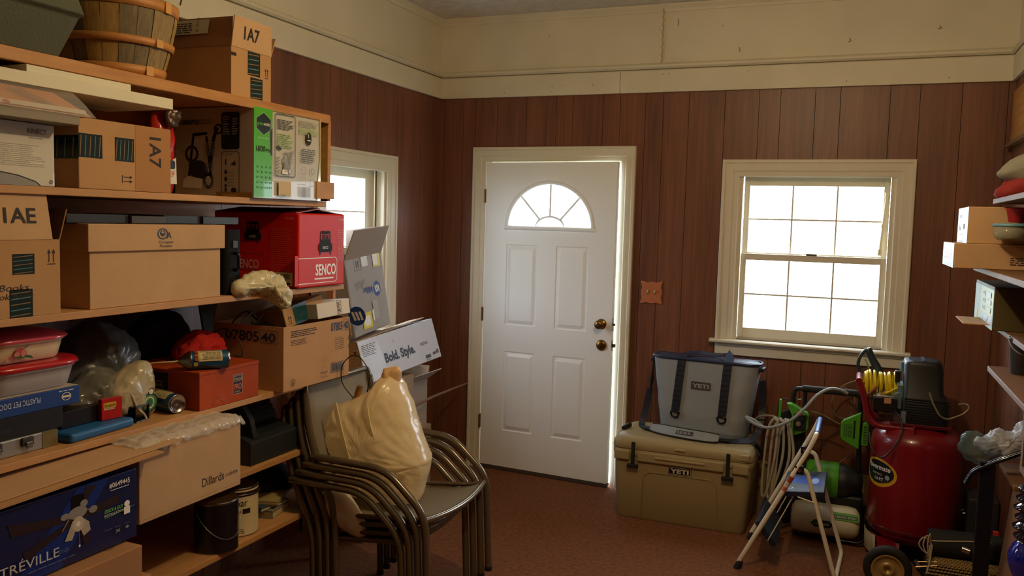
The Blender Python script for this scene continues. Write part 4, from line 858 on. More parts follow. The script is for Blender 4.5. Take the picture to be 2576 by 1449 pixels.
art('shipping_tape', t, face(S, 'T'), [('r', 0, .055, .15, .085, M('1f5058', .3)), ('r', .01, .145, .13, .095, M('d8cdb8', .4)), ('bc', .02, .15, .11, .02, INK)])
t2 = carton('white_box', 'small white box with a printed label strip lying beside the teal banded parcel', (.545, -2.135, zD + .2525), (.15, .20, .064), rot=(.06, -.1, -.15), mat=M('d9cdb8', .45, name='white_card'), seam=False)
art('label_strip', t2, face((.15, .20, .064), 'X'), [('fr', .12, .0, .026, .064, .0015, INK), ('ms', .123, .06, .018, 9, .006, INK, .5)]); art('label_strip', t2, face((.15, .20, .064), 'T'), [('fr', .01, .12, .13, .026, .0015, INK)])
t = MB().bx(-.004, .004, -.09, .09, 0, .17, M('56605e', .4)).build('grey_board', bevel=.003); t.location = (.22, -2.36, zD + .252); t.rotation_euler = (0, -.2, 0); tag(t, 'flat grey panel standing behind the 07805 carton against the shelf back', 'panel')
t.location.z = zD + .001; t.scale = (1, 1, 1); t.data.transform(Matrix.Diagonal((1, 1, 2.0, 1)))

# ---- flattened cardboard sheets sticking out below
for i, (y0, y1, x0, x1, z, r_) in enumerate(((-4.2, -3.16, .18, .74, .958, .03), (-4.2, -3.26, .20, .77, .949, .02), (-4.2, -3.34, .2, .735, .941, .0))):
    o = MB().bx(x0 - x1, 0, y0 - y1, 0, 0, .005, CARD2 if i != 1 else CARD).build('cardboard_sheet'); o.location = (x1, y1, z - .004); o.rotation_euler = (.022, 0, 0)
    tag(o, ['flattened cardboard sheet sticking out under the fourth shelf, topmost of three', 'flattened cardboard sheet under the fourth shelf, middle of three and furthest out', 'flattened cardboard sheet under the fourth shelf, lowest of three, on the fan box'][i], 'cardboard', 'cardboard sheets over the fan box')
# ---- lower shelf: fan box, retail carton, appliance
zE = SH['E'] + .0005
S = (.42, .56, .205)
NAVY = M('0f1f4e', .3, coat=.3, name='navy_glossy_carton')
t = carton('ceiling_fan_box', 'navy blue ceiling fan carton with a printed fan and number 0649445, lower left', (.54, -3.628, zE + .0015), S, mat=NAVY, seam=False)
FB, SV, SH_ = M('2a1a1c', .4), M('8f8a84', .4), M('b0a292', .4)
u0, v0 = .355, .118
fanp = lambda a, l, wd: [(u0 + .02 * math.cos(a), v0 + .012 * math.sin(a)), (u0 + l * math.cos(a) - wd * math.sin(a), v0 + l * .55 * math.sin(a) + wd * math.cos(a)), (u0 + l * math.cos(a) + wd * math.sin(a), v0 + l * .55 * math.sin(a) - wd * math.cos(a))]
its = [('p', [(.16, .0), (.30, .0), (.46, .204), (.36, .204)], M('12307c', .3))]
its += [('p', [(.36, .128), (.50, .150), (.495, .120), (.37, .112)], FB), ('p', [(.35, .13), (.15, .165), (.16, .130), (.34, .116)], FB), ('p', [(.35, .11), (.20, .055), (.19, .078), (.33, .12)], FB), ('p', [(.365, .108), (.40, .045), (.375, .04), (.352, .1)], FB), ('p', [(.36, .14), (.42, .195), (.385, .2), (.35, .15)], FB)]
its += [('o', .335, .140, .042, .045, .012, BLACKG), ('e', .355, .135, .03, .017, SV), ('e', .405, .13, .014, .010, SV), ('e', .315, .135, .014, .009, SV), ('e', .375, .156, .012, .010, SV), ('ln', [(.33, .13), (.305, .098)], .003, SV), ('ln', [(.385, .135), (.405, .13)], .003, SV),
        ('p', [(.338, .118), (.352, .098), (.335, .065), (.312, .068)], SH_), ('p', [(.368, .118), (.39, .10), (.395, .075), (.372, .065), (.358, .095)], SH_), ('e', .355, .104, .019, .021, M('c6b9a8', .4)), ('e', .355, .104, .007, .007, PAPER), ('ln', [(.358, .082), (.358, .045)], .001, SV), ('e', .358, .042, .003, .004, PAPER)]
its += [('part', 'lettering'), ('t', '#0649445', .458, .172, .015, PAPER, {'w': .073, 'b': .01}), ('r', .462, .164, .066, .0018, PAPER), ('part', 'slogan'), ('t', 'QUICK & EASY', .44, .105, .010, M('7ad04a', .4), {'w': .066, 'b': .01, 'sh': .2}), ('t', 'INSTALLATION', .44, .094, .007, PAPER, {'w': .07}), ('ln', [(.44, .09), (.545, .10)], .001, M('7ad04a', .4)), ('r', .508, .082, .022, .022, PAPER), ('e', .519, .112, .010, .009, PAPER),
        ('r', .44, .055, .025, .001, SV), ('r', .475, .055, .02, .001, SV), ('r', .508, .055, .022, .001, SV), ('ln', [(.478, .038), (.492, .048)], .003, SV), ('ln', [(.478, .047), (.492, .039)], .003, SV), ('e', .518, .044, .006, .004, SV)]
its += [('part', 'lettering'), ('t', 'TRÉVILLE', .122, .038, .026, M('c9c9cc', .4), {'w': .17}), ('ms', .20, .030, .16, 1, .007, M('56608a', .4)), ('ms', .29, .055, .03, 2, .006, M('56608a', .4)), ('t', 'ALLEN + ROTH', .20, .055, .009, M('8a90a8', .4), {'w': .05})]
its = [i for i in its if not (i[0] == 't' and 'ALLEN' in i[1])]
art('printed_face', t, face(S, 'X'), its)
S = (.40, .455, .236)
t = carton('retail_carton', 'tan store carton with bubble wrap on top, jutting out beside the fan box', (.50, -3.063, zE + .006), S, mat=CARD2)
art('lettering', t, face(S, 'X'), [('t', 'Dillards', .265, .043, .030, INK, {'w': .105, 'b': .004}), ('t', '.com', .374, .049, .016, M('4a4440', .6), {'w': .062}), ('r', .0, .012, .455, .001, CARD)])
wr = MB(); rnd = random.Random(8); nx, ny = 60, 90
def _bw(i, j):
    fx, fy = i / nx, j / ny; x = -.12 + .345 * fx; y = -.238 + .476 * fy
    z = .2385 + .010 + .007 * mnoise((fx * 9, fy * 12, 0)) + .005 * (1 - 2 * abs(mnoise((fx * 30, fy * 34, 3))))
    if fx > .90: z -= (fx - .90) * .30 * (1 + .5 * mnoise((fy * 20, 1, 2)) ); x = min(x, .209) + .006 * abs(mnoise((fy * 60, fx * 20, 5))) if fx > .93 else x
    if fy < .04 or fy > .96: z -= .010
    return (x, y, max(z, .2375) if x < .2005 else z)
wr.loft([[_bw(i, j) for j in range(ny + 1)] for i in range(nx + 1)], mat_film('bubble_wrap', 'e6e2d4', .45, .06), False, True, False)
ob = wr.build('bubble_wrap', t); 
o = MB().bx(-.14, .10, -.15, .16, .2400, .2425, M('cdbd94', .6)).build('packing_slip', t)
# dark appliance (printer or scanner) with louvred slope
t = thing('printer', 'dark grey printer with a sloped ribbed tray on the lower shelf under the boot box', 'printer', (.345, -2.46, zE))
PG = M('20262b', .5)
MB().loft([[(-.18, y, 0), (.235, y, 0), (.235, y, .09), (.20, y, .10), (-.18, y, .14)] for y in (-.175, .14)], PG, True, False).build('body', t, bevel=.006)
mb = MB(); mb.loft([[(x, y, z) for x, z in ((.22, .095), (.20, .17), (.14, .245), (.10, .25), (.05, .14), (.10, .11))] for y in (-.14, -.115)], M('161b20', .4), True, False); mb.build('side_guide', t, bevel=.004)
mb = MB(); TT = Matrix.Translation((.12, 0, .12)) @ Matrix.Rotation(-.55, 4, 'Y')
mb.bx(-.02, .0, -.11, .13, 0, .15, M('34424c', .45), T=TT)
for i in range(7): mb.bx(0, .006, -.11, .13, .008 + i * .02, .018 + i * .02, M('3d4d59', .45), T=TT)
mb.build('paper_tray', t, bevel=.001)
# ---- bottom visible shelf: paint cans, books
zF = SH['F'] + .0005
def paint(lab, loc, body, rz, printed):
    t = thing('paint_can', lab, 'can', loc, rz, 'paint cans on the low shelf')
    r, h = .078, .185
    MB().lathe([(0, 0), (r, 0), (r, .004)], STEEL).lathe([(r, .004), (r, h - .006)], body, n=40).lathe([(r, h - .006), (r * 1.02, h - .002), (r * .99, h + .002)], STEEL, n=40).build('can_body', t)
    MB().lathe([(r * .985, h - .001), (r * .93, h + .003), (r * .88, h - .003), (r * .85, h - .004), (0, h - .003)], STEEL if printed else M('7a5a3c', .35, .7), n=40).build('lid', t)
    for a in (PI / 2 + .25, -PI / 2 + .25): MB().lathe([(0, .008), (.006, .008), (.011, .003), (.012, 0)], BLACK, n=12, T=Matrix.Rotation(a, 4, 'Z') @ Matrix.Translation((r, 0, h * .82)) @ Matrix.Rotation(PI / 2, 4, 'Y')).build('ear', t)
    a0 = PI / 2 + .25
    if printed: pts = [((r + .006) * math.cos(a0 - PI * i / 16), (r + .006) * math.sin(a0 - PI * i / 16), h * .82 + .012 * math.sin(PI * i / 16)) for i in range(17)]
    else: pts = [((r + .006) * math.cos(a0 - PI * i / 16), (r + .006) * math.sin(a0 - PI * i / 16), h * .82 - .10 * math.sin(PI * i / 16)) for i in range(17)]
    MB().tube(pts, .0015, STEEL, 6).build('wire_handle', t)
    if printed:
        wp = lambda x, y, hh: ((r + hh) * math.cos(x / r), (r + hh) * math.sin(x / r), y)
        its = [('g', -.12, h - .03, .24, .018, M('2a1420', .4), 24), ('t', 'valspar', -.062, .118, .030, M('2a2026', .5), {'w': .095}), ('t', 'EXTERIOR', -.05, .092, .011, M('2a2026', .5), {'w': .06, 'b': .02}), ('g', .014, .089, .030, .019, M('1c1418', .5), 4), ('ms', -.05, .078, .04, 3, .007, M('4a4038', .5), .4), ('ms', -.05, .035, .07, 3, .007, M('4a4038', .5), .3)]
        art('printed_label', t, None, its, warp=wp)
    return t
paint('cream gallon paint can with EXTERIOR lettering on the low shelf behind the retail carton', (.500, -2.615, zF), M('d8caa0', .4), -.80, True)
paint('dark paint can with a brown lid, left of the cream paint can', (.545, -2.782, zF), M('161420', .3), -.5, False)
for i, (y, x, h, dz, cc, lab) in enumerate(((-2.40, .43, .030, 0, '8d8468', 'pale thick book lying flat on the low shelf, lowest of the pile'), (-2.40, .42, .018, .0305, '3a4a5c', 'blue grey book in the middle of the low shelf pile'), (-2.39, .42, .012, .049, 'b09a60', 'thin yellowish book on top of the low shelf pile'))):
    t = thing('book', lab, 'book', (x, y, zF + dz), [.2, -.12, .35][i], 'books beside the paint cans')
    MB().bx(-.10, .095, -.075, .075, .002, h - .002, M('bdb08a', .8)).build('pages', t); MB().bx(-.102, .10, -.078, -.074, 0, h, M(cc, .5)).bx(-.102, .10, -.078, .078, 0, .002, M(cc, .5)).bx(-.102, .10, -.078, .078, h - .002, h, M(cc, .5)).build('cover', t)
t = pillow('dark_cloth_bag', [(-.10, -.05), (.08, -.06), (.13, .0), (.08, .07), (-.04, .09), (-.11, .03)], .09, M('12161c', .7), None, Matrix.Translation((.36, -2.26, zF + .064)) @ frameM((0, 0, 0), (0, 1, 0), (0, 0, 1)), amp=.014, scale=12, seed=51); tag(t, 'dark navy crumpled bag behind the books on the low shelf', 'bag')
o = MB().bx(-.05, .05, -.04, .04, 0, .0008, M('8a8c88', .5)).build('envelope'); o.location = (.585, -2.30, zF + .0005); o.rotation_euler = (0, .12, .5); tag(o, 'pale envelope poking over the edge of the low shelf under the books', 'envelope')
o.rotation_euler = (0, 0, .5)
# ---- cartons on the floor at the lower left and dark bags
S = (.50, .52, .098)
cm = M('a5764c', .8, var=.05, vs=7)
t = carton('flat_carton', 'plain flat cardboard carton under the fan box, upper of the two at lower left', (.553, -3.64, .610), S, mat=cm, group='flat cartons under the fan box'); art('hand_hole', t, face(S, 'T'), [('ro', .40, .44, .05, .03, .01, .003, M('6a4a2c', .7))])
S = (.50, .56, .61)
t = carton('floor_carton', 'large cardboard carton standing on the floor under the flat carton, lower of the two', (.555, -3.628, 0), S, mat=cm, group='flat cartons under the fan box')
MB().bx(.25, .2515, -.10, .06, .585, .600, M('8a6240', .8)).build('flap_tab', t)
t = pillow('black_bag', [(-.22, 0), (.2, 0), (.22, .10), (.12, .22), (-.05, .28), (-.18, .18)], .16, M('101114', .35), None, Matrix.Translation((.42, -2.98, .01)) @ frameM((0, 0, 0), (0, 1, 0), (0, 0, 1)), amp=.022, scale=8, seed=61); tag(t, 'large black plastic bag slumped on the floor below the paint cans', 'bag')
t = pillow('grey_bag', [(-.10, 0), (.10, 0), (.12, .06), (.04, .13), (-.09, .08)], .10, M('2b2c2a', .5), None, Matrix.Translation((.55, -2.66, .008)) @ frameM((0, 0, 0), (0, 1, 0), (0, 0, 1)), amp=.018, scale=11, seed=63); tag(t, 'dark grey crumpled bag on the floor in front of the black bag', 'bag')

# ------------------------------------------------------------------ stack of four sling chairs
CF = M('6d604c', .22, .45, name='bronze_painted_tube'); SL = M('7f7460', .75, bump=.5, bs=500, name='mesh_sling'); SLB = M('8a806e', .75, bump=.5, bs=500, name='mesh_sling_back')
def chair(label):
    t = thing('sling_chair', label, 'chair', group='stacked sling chairs'); r = .0152; W_ = .288
    for s in (-1, 1):
        y = s * W_
        # arm and front leg as one bent tube
        MB().tube(fillet([(-.04, y * .96, .585), (-.005, y, .592), (.31, y, .585), (.485, y, .43), (.505, y, .02)], .075, 8), r, CF, 12).build('arm_and_front_leg', t)
        MB().tube(fillet([(-.10, s * (W_ - .045), .835), (-.075, s * (W_ - .030), .70), (-.02, s * (W_ - .026), .55), (.06, s * (W_ - .026), .38), (.07, s * (W_ - .026), .02)], .08, 8), r, CF, 12).build('back_upright_leg', t)
        MB().cyl((.505, y, 0), (.505, y, .02), .0172, RUB, 12).build('foot', t); MB().cyl((.07, s * (W_ - .026), 0), (.07, s * (W_ - .026), .02), .0172, RUB, 12).build('foot', t)
        MB().tube(fillet([(.03, s * (W_ - .045), .405), (.10, s * (W_ - .045), .355), (.42, s * (W_ - .04), .392), (.478, s * (W_ - .02), .40)], .05), .010, CF, 10).build('seat_rail', t)
    q = W_ - .045
    MB().tube([(.478 + .028 * (1 - (2 * i / 16 - 1) ** 2), -q - .03 + 2 * (q + .03) * i / 16, .402 - .012 * (1 - (2 * i / 16 - 1) ** 2)) for i in range(17)], .0125, CF, 12).build('front_rail', t)
    MB().tube(fillet([(-.099, -q, .825), (-.108, -q + .005, .868), (-.108, q - .005, .868), (-.099, q, .825)], .04), .0122, CF, 12).build('top_rail', t)
    prof = [(.03, .40), (.06, .365), (.13, .352), (.22, .356), (.33, .368), (.43, .388), (.478, .405)]
    P = spline([(x, 0, z) for x, z in prof], 4); mb = MB(); n = 8
    mb.loft([[(p.x + (.026 * (1 - (2 * j / n - 1) ** 2) if i > len(P) - 4 else 0), -q + .012 + 2 * (q - .012) * j / n, p.z - .008 * (1 - (2 * j / n - 1) ** 2)) for j in range(n + 1)] for i, p in enumerate(P)], SL, False, True, False)
    o = mb.build('seat', t); sd = o.modifiers.new('s', 'SOLIDIFY'); sd.thickness = .003
    prof = [(.02, .40), (-.012, .50), (-.040, .60), (-.072, .70), (-.098, .80), (-.106, .865)]
    P = spline([(x, 0, z) for x, z in prof], 4); mb = MB()
    mb.loft([[(p.x - .012 * (1 - (2 * j / n - 1) ** 2), -q + .008 + 2 * (q - .008) * j / n, p.z) for j in range(n + 1)] for p in P], SLB, False, True, False)
    o = mb.build('backrest', t); sd = o.modifiers.new('s', 'SOLIDIFY'); sd.thickness = .003
    return t
def copy_tree(o, parent=None):
    c = o.copy(); COL.objects.link(c)
    if parent is not None: c.parent = parent
    for ch in [q for q in bpy.data.objects if q.parent == o and q != c]: copy_tree(ch, c)
    return c
ch0 = chair('bronze tube sling chair standing on the floor, lowest of the stack of four')
labs = ['bronze tube sling chair second from the bottom of the stack', 'bronze tube sling chair third from the bottom, just under the top chair', 'topmost bronze tube sling chair of the stack, with the wrapped lampshade on its seat']
for k in range(4):
    o = ch0 if k == 0 else copy_tree(ch0)
    if k: o['label'] = labs[k - 1]
    o.location = (.60 + .035 * k, -2.085, .036 * k)

# lampshade in a cream plastic bag on the top chair, lamp harp poking out
t = thing('bagged_lamp', 'table lamp shade wrapped in translucent cream plastic, harp poking out, on the top chair', 'lamp', (.85, -2.12, .0))
BG = mat_bag('ivory_plastic_wrap', 'fdeabf', .2, .4)
ol = [(-.005, 1.00), (.045, 1.015), (.075, .985), (.12, .90), (.155, .80), (.215, .665), (.20, .59), (.175, .50), (.11, .475), (.0, .47), (-.10, .475), (-.17, .49), (-.22, .60), (-.305, .735), (-.22, .86), (-.13, .90), (-.05, .94)]
P = [(x, 0, z) for x, z in ol]; n = len(P); c = Vector((-.02, 0, .70))
den = []
for i in range(n):
    a, b = Vector(P[i]), Vector(P[(i + 1) % n])
    for j in range(14): den.append(a.lerp(b, j / 14))
mb = MB(); secs = []; R = 26; N = len(den); CA, CB = (-.305, .735), (.215, .665)
def ridge(x, o): return 1 - 2 * abs(noise.noise(Vector((x, o, 0))))
for i in range(-R, R + 1):
    a = PI / 2 * i / R; ca = max(math.cos(a), .02); sec = []
    for k, p in enumerate(den):
        x, zz = c.x + (p.x - c.x) * ca, c.z + (p.z - c.z) * ca
        ta = math.atan2(zz - CA[1], x - CA[0] + .001); tb = math.atan2(zz - CB[1], CB[0] - x + .001); da = math.hypot(zz - CA[1], x - CA[0]); db = math.hypot(zz - CB[1], CB[0] - x)
        fold = .013 * max(0, ridge(ta * 5, 2.3)) ** 2 * math.exp(-da * 2.5) + .010 * max(0, ridge(tb * 6, 7.1)) ** 2 * math.exp(-db * 2.5) + .004 * ridge((x + zz) * 14, 3)
        yy = math.copysign(1, i if i else 1) * (.150 * abs(math.sin(a)) ** .85 + fold * min(1, (1 - ca) * 5))
        sec.append((x, yy - .04 * max(0, .62 - zz), zz))
    secs.append(sec)
mb.loft(secs, BG, True, True); b_ = mb.build('plastic_wrap', t); crumple(b_, .0045, 22, 71)
# taut creases
cr = MB()
T3 = M('e0cf9c', .25)
for a_, b2 in (((-.145, -.150, .90), (-.02, -.155, .545)), ((-.005, -.135, .90), (.055, -.145, .73))):
    a_ = Vector(a_); b2 = Vector(b2); d = (b2 - a_)
    cr2 = MB().loft([[p + Vector((-.009, 0, -.003)), p + Vector((.009, 0, .003)), p + Vector((.009, .006, .003)), p + Vector((-.009, .006, -.003))] for p in [a_ + d * i / 8 + Vector((0, -.012 * math.sin(PI * i / 8), 0)) for i in range(9)]], T3, True, False).build('tape_strip', t)
o = pillow('bag_neck', [(-.035, -.03), (.035, -.045), (.04, .02), (.03, .045), (-.025, .04), (-.04, .01)], .03, M('dcb684', .3), t, Matrix.Translation((.035, .0, 1.0)) @ frameM((0, 0, 0), (1, 0, 0), (0, 0, 1)), amp=.007, scale=24, seed=73)
hp = spline([(-.105, -.03, .85), (-.13, -.03, .90), (-.185, -.03, .96), (-.19, -.03, 1.03), (-.155, -.03, 1.075), (-.125, -.03, 1.085), (-.095, -.03, 1.075), (-.055, -.03, 1.02), (-.06, -.03, .95), (-.085, -.03, .86)])
MB().tube(hp, .0024, M('3a3428', .35, .9), 8).build('harp', t); MB().cyl((-.125, -.03, 1.082), (-.125, -.03, 1.098), .006, BRASS, 10).cyl((-.125, -.03, 1.098), (-.125, -.03, 1.104), .009, BRASS, 10).build('finial', t)
MB().cyl((-.12, -.03, .89), (-.098, -.03, .955), .014, GOLD, 14).build('socket', t)
t = pillow('white_bag_corner', [(-.14, .05), (-.02, .09), (.07, .01), (.10, -.06), (.07, -.10), (-.03, -.065), (-.11, .0)], .035, M('cfc3ab', .45), t, Matrix.Translation((-.05, -.20, .475)) @ frameM((0, 0, 0), (1, 0, 0), (0, 0, 1)), amp=.006, scale=16, seed=75); t['label'] = 'white lower corner of the bag hanging beside the arms'

# ------------------------------------------------------------------ cartons in the corner under the side window
t = carton('tall_carton', 'greyish carton standing in the corner under the pale grey open carton', (.16, -.81, 0), (.28, .37, .42), 0, mat=CARDG)
S = (.37, .52, .80)
t = carton('big_carton', 'big greyish carton on the floor behind the chairs, below the white leaning box', (.206, -1.28, 0), S, mat=CARDG); 
S2 = (.34, .34, .32)
t = carton('grey_carton', 'pale grey open carton in the corner, topmost below the white leaning box', (.150, -.80, .4205), (.24, .34, .28), 0, opened=True, mat=M('b3aca8', .7)); flap(t, (.24, .34, .28), 'X', .12, 35, M('c4c0c0', .7)); flap(t, (.24, .34, .28), '-Y', .08, 60, CARDG)
# white long carton
t = thing('white_carton', 'white carton reading Bold. Style. leaning on the corner cartons behind the chairs', 'box', (.30, -1.14, .83), rot=(0, 0, 0))
Lc, Hc, Dc = .645, .228, .15
BM = Matrix.Translation((.341, -1.128, .823)) @ Euler((.112, -.261, -.186)).to_matrix().to_4x4() @ Matrix.Translation((Dc / 2, -Lc / 2, 0))
t.matrix_world = BM
WCt = M('c6cad8', .42, coat=.1, name='white_coated_carton')
MB().bx(-Dc, 0, 0, Lc, 0, Hc, WCt).build('body', t, bevel=.003)
art('printed_face', t, frameM((0, 0, 0), (0, 1, 0), (0, 0, 1)), [('t', 'Bold. Style.', .175, .075, .050, M('1c2740', .5), {'w': .255, 'b': .055}), ('part', 'fine_print'), ('ms', .02, .205, .11, 7, .009, INK, .3), ('part', 'model_label'), ('t', 'RS275-B', .487, .098, .016, INK, {'w': .062, 'b': .01}), ('bc', .505, .018, .05, .020, INK), ('bc', .572, .026, .03, .016, INK), ('bc', .608, .028, .02, .024, INK), ('ms', .505, .015, .055, 1, .007, INK), ('r', .27, .165, .003, .018, M('7a7a80', .5))])
art('inner_face', t, frameM((-Dc, 0, 0), (1, 0, 0), (0, 0, 1)), [('r', 0, 0, Dc, Hc, CARD2)])
mb = MB(); mb.add([(-Dc, .0, Hc + .003), (-.01, .0, Hc + .003), (-.02, .60, Hc + .018), (-Dc, .62, Hc + .018)], [(0, 1, 2, 3)], CARDG); o = mb.build('top_flap', t); sd = o.modifiers.new('s', 'SOLIDIFY'); sd.thickness = .005
# Miller carton
t = thing('welder_carton', 'tall grey open carton with a round blue logo, in front of the side window', 'box', (.146, -1.245, 1.045), rot=(.072, -.134, .072))
S = (.22, .418, .402)
mb = MB(); e = .005; sx, sy, sz = S; MG = M('9d9793', .7, var=.04, vs=6, name='grey_kraft_carton')
mb.bx(-sx / 2, -sx / 2 + e, -sy / 2, sy / 2, 0, sz, MG).bx(sx / 2 - e, sx / 2, -sy / 2, sy / 2, 0, sz, MG).bx(-sx / 2 + e, sx / 2 - e, -sy / 2, -sy / 2 + e, 0, sz, MG).bx(-sx / 2 + e, sx / 2 - e, sy / 2 - e, sy / 2, 0, sz, MG).bx(-sx / 2, sx / 2, -sy / 2, sy / 2, -.004, .001, MG); mb.build('body', t)
MBL = M('24468a', .5); YL = M('d6c832', .5)
def miller(u, v, s):
    return [('e', u, v, s, s, MBL), ('p', [(u - .62 * s, v + .45 * s), (u - .35 * s, v + .45 * s), (u - .1 * s, v - .45 * s), (u - .37 * s, v - .45 * s)], PAPER), ('p', [(u - .2 * s, v + .45 * s), (u + .07 * s, v + .45 * s), (u + .32 * s, v - .45 * s), (u + .05 * s, v - .45 * s)], PAPER), ('p', [(u + .22 * s, v + .45 * s), (u + .49 * s, v + .45 * s), (u + .7 * s, v - .45 * s), (u + .47 * s, v - .45 * s)], PAPER)]
art('printed_face', t, face(S, 'X'), miller(.315, .215, .042) + [('t', 'Miller', .262, .235, .035, MBL, {'rot': 180, 'w': .115, 'b': .03}), ('part', 'this_way_up_mark'), ('fr', .095, .335, .07, .095, .002, INKB), ('ln', [(.12, .35), (.12, .385)], .006, INKB), ('ln', [(.14, .35), (.14, .385)], .006, INKB), ('ms', .10, .42, .06, 2, .008, INKB, .3),
    ('part', 'sticker'), ('r', .175, .35, .07, .085, M('c9c6bb', .4)), ('part', 'yellow_label'), ('r', .305, .335, .085, .09, YL), ('r', .305, .345, .055, .075, PAPER), ('part', 'yellow_label'), ('r', .105, .02, .105, .085, YL), ('o', .12, .033, .07, .055, .015, PAPER), ('r', .235, .055, .06, .10, M('a8a4a0', .4)), ('r', .22, .05, .018, .06, PAPER),
    ('ln', [(.07, .28), (.10, .24), (.08, .23), (.115, .28), (.12, .24), (.14, .28), (.15, .24), (.17, .285), (.19, .25)], .0025, M('6a6866', .6)), ('r', .0, 0, .004, .44, M('6a5a4a', .7))])
art('printed_logo', t, face(S, 'Y'), miller(.25, .11, .05))
f_, F = flap(t, S, 'X', .165, 62, M('96877a', .8), frac=(0, 1)); f2, F = flap(t, S, '-Y', .15, 78, M('96877a', .8)); flap(t, S, 'Y', .15, 85, M('a09184', .8)); flap(t, S, '-X', .15, 80, M('96877a', .8))
c3 = carton('under_carton', 'greyish carton supporting the tall Miller carton under the side window', (.125, -1.27, .8005), (.21, .46, .235), mat=CARDG)
# strap hanging between cartons and door casing
mb = MB(); P = spline([(.37, -1.02, .600), (.33, -.70, .595), (.29, -.35, .58), (.255, -.004, .565)]); mb.loft([[p + Vector((0, 0, .011 * (1 - i / len(P) * .5))), p + Vector((.003, 0, .0)), p - Vector((0, 0, .011 * (1 - i / len(P) * .5))), p - Vector((.003, 0, 0))] for i, p in enumerate(P)], M('8a6a58', .6), True, False)
tag(mb.build('strap'), 'thin brownish strap running from the corner cartons to the door casing', 'strap')

# ------------------------------------------------------------------ hard cooler
TAN = M('9f9069', .48, name='tan_rotomoulded_plastic')
t = thing('hard_cooler', 'large tan hard cooler with black latches and a black name plate, right of the door', 'cooler', (1.812, -.335, 0))
W_, D_, H_ = .725, .41, .375
mb = MB(); mb.loft([rrect(W_ - .02, D_ - .02, .03, 5, 0), rrect(W_ - .004, D_ - .004, .04, 5, .012), rrect(W_ + .03, D_ + .02, .045, 5, H_ - .045), rrect(W_ + .036, D_ + .024, .045, 5, H_)], TAN); mb.build('body', t, bevel=.003)
# pressed-in front panel line
yf = lambda z: -(D_ / 2 - .002 + (.012) * (z - .012) / (H_ - .057)) 
pts = [(-.215, .012), (-.205, .24), (-.19, .268), (-.165, .282), (.165, .282), (.19, .268), (.205, .24), (.215, .012)]
MB().tube([(x, yf(z) - .0006, z) for x, z in pts], .0032, M('8a7646', .6), 6).build('pressed_seam', t)
mb = MB(); mb.loft([rrect(W_ + .045, D_ + .032, .05, 5, H_ - .008), rrect(W_ + .052, D_ + .036, .05, 5, H_ + .0), rrect(W_ + .052, D_ + .036, .05, 5, H_ + .022), rrect(W_ + .045, D_ + .03, .05, 5, H_ + .027)], TAN)
# front rail segments below lid
for x0, x1 in ((-.372, -.285), (-.24, .24), (.285, .372)): mb.bx(x0, x1, -D_ / 2 - .026, -D_ / 2, H_ - .035, H_ + .018, TAN)
mb.bx(-.14, .14, -D_ / 2 - .032, -D_ / 2 - .02, H_ - .012, H_ + .004, TAN)
mb.build('rim', t, bevel=.006)
mb = MB(); z0 = H_ + .029
mb.loft([rrect(W_ + .05, D_ + .036, .05, 5, z0), rrect(W_ + .056, D_ + .042, .05, 5, z0 + .006), rrect(W_ + .05, D_ + .036, .05, 5, z0 + .04), rrect(W_ + .02, D_ + .01, .06, 5, z0 + .062), rrect(W_ - .06, D_ - .06, .06, 5, z0 + .068)], TAN)
mb.bx(.32, .372, -D_ / 2 - .026, -D_ / 2 + .03, z0 + .012, z0 + .045, TAN).bx(-.03, .03, -D_ / 2 - .026, -D_ / 2 + .02, z0 + .02, z0 + .032, TAN)
mb.build('lid', t, bevel=.005)
for x in (-.262, .262):
    MB().bx(x - .011, x + .011, -D_ / 2 - .032, -D_ / 2 - .024, H_ - .055, z0 + .045, RUB).bx(x - .032, x + .032, -D_ / 2 - .040, -D_ / 2 - .020, H_ - .075, H_ - .053, RUB).build('latch', t, bevel=.004)
pt = MB().bx(-.065, .065, yf(.31) - .0035, yf(.31) + .004, .288, .332, M('17120f', .4)).build('name_plate', t, bevel=.001)
art('lettering', pt, frameM((-.065, yf(.31) - .0035, .288), (1, 0, 0), (0, 0, 1)), [('ro', .002, .002, .126, .040, .004, .0022, M('c8bfa8', .5)), ('t', 'YETI', .014, .010, .024, M('d8d0bc', .4), {'w': .102, 'b': .045})])
mb = MB(); xl = -W_ / 2 - .02
mb.tube(spline([(xl + .03, .07, z0 + .03), (xl - .012, .06, z0 + .05), (xl + .02, .0, z0 + .085), (xl + .01, -.06, z0 + .06), (xl - .012, -.09, z0 + .03), (xl + .0, -.10, z0 + .0)]), .0045, BLACK, 8); mb.build('rope', t)
MB().cyl((xl + .035, .015, z0 + .082), (xl + .015, -.055, z0 + .072), .014, RUB, 12).build('rope_grip', t)
xr = W_ / 2 + .025
MB().tube(spline([(xr - .01, .06, z0 - .0), (xr + .02, .05, z0 + .01), (xr + .015, -.02, z0 + .035), (xr - .02, -.06, z0 + .072), (xr + .022, -.09, z0 + .02)]), .0045, BLACK, 8).build('rope', t)
MB().cyl((xr + .008, -.01, z0 + .04), (xr - .015, -.055, z0 + .078), .013, RUB, 12).build('rope_grip', t)
for x in (-.3, .3):
    for y in (-.15, .15): MB().bx(x - .03, x + .03, y - .02, y + .02, -.0, .004, RUB).build('foot', t)
ZL = z0 + .0685
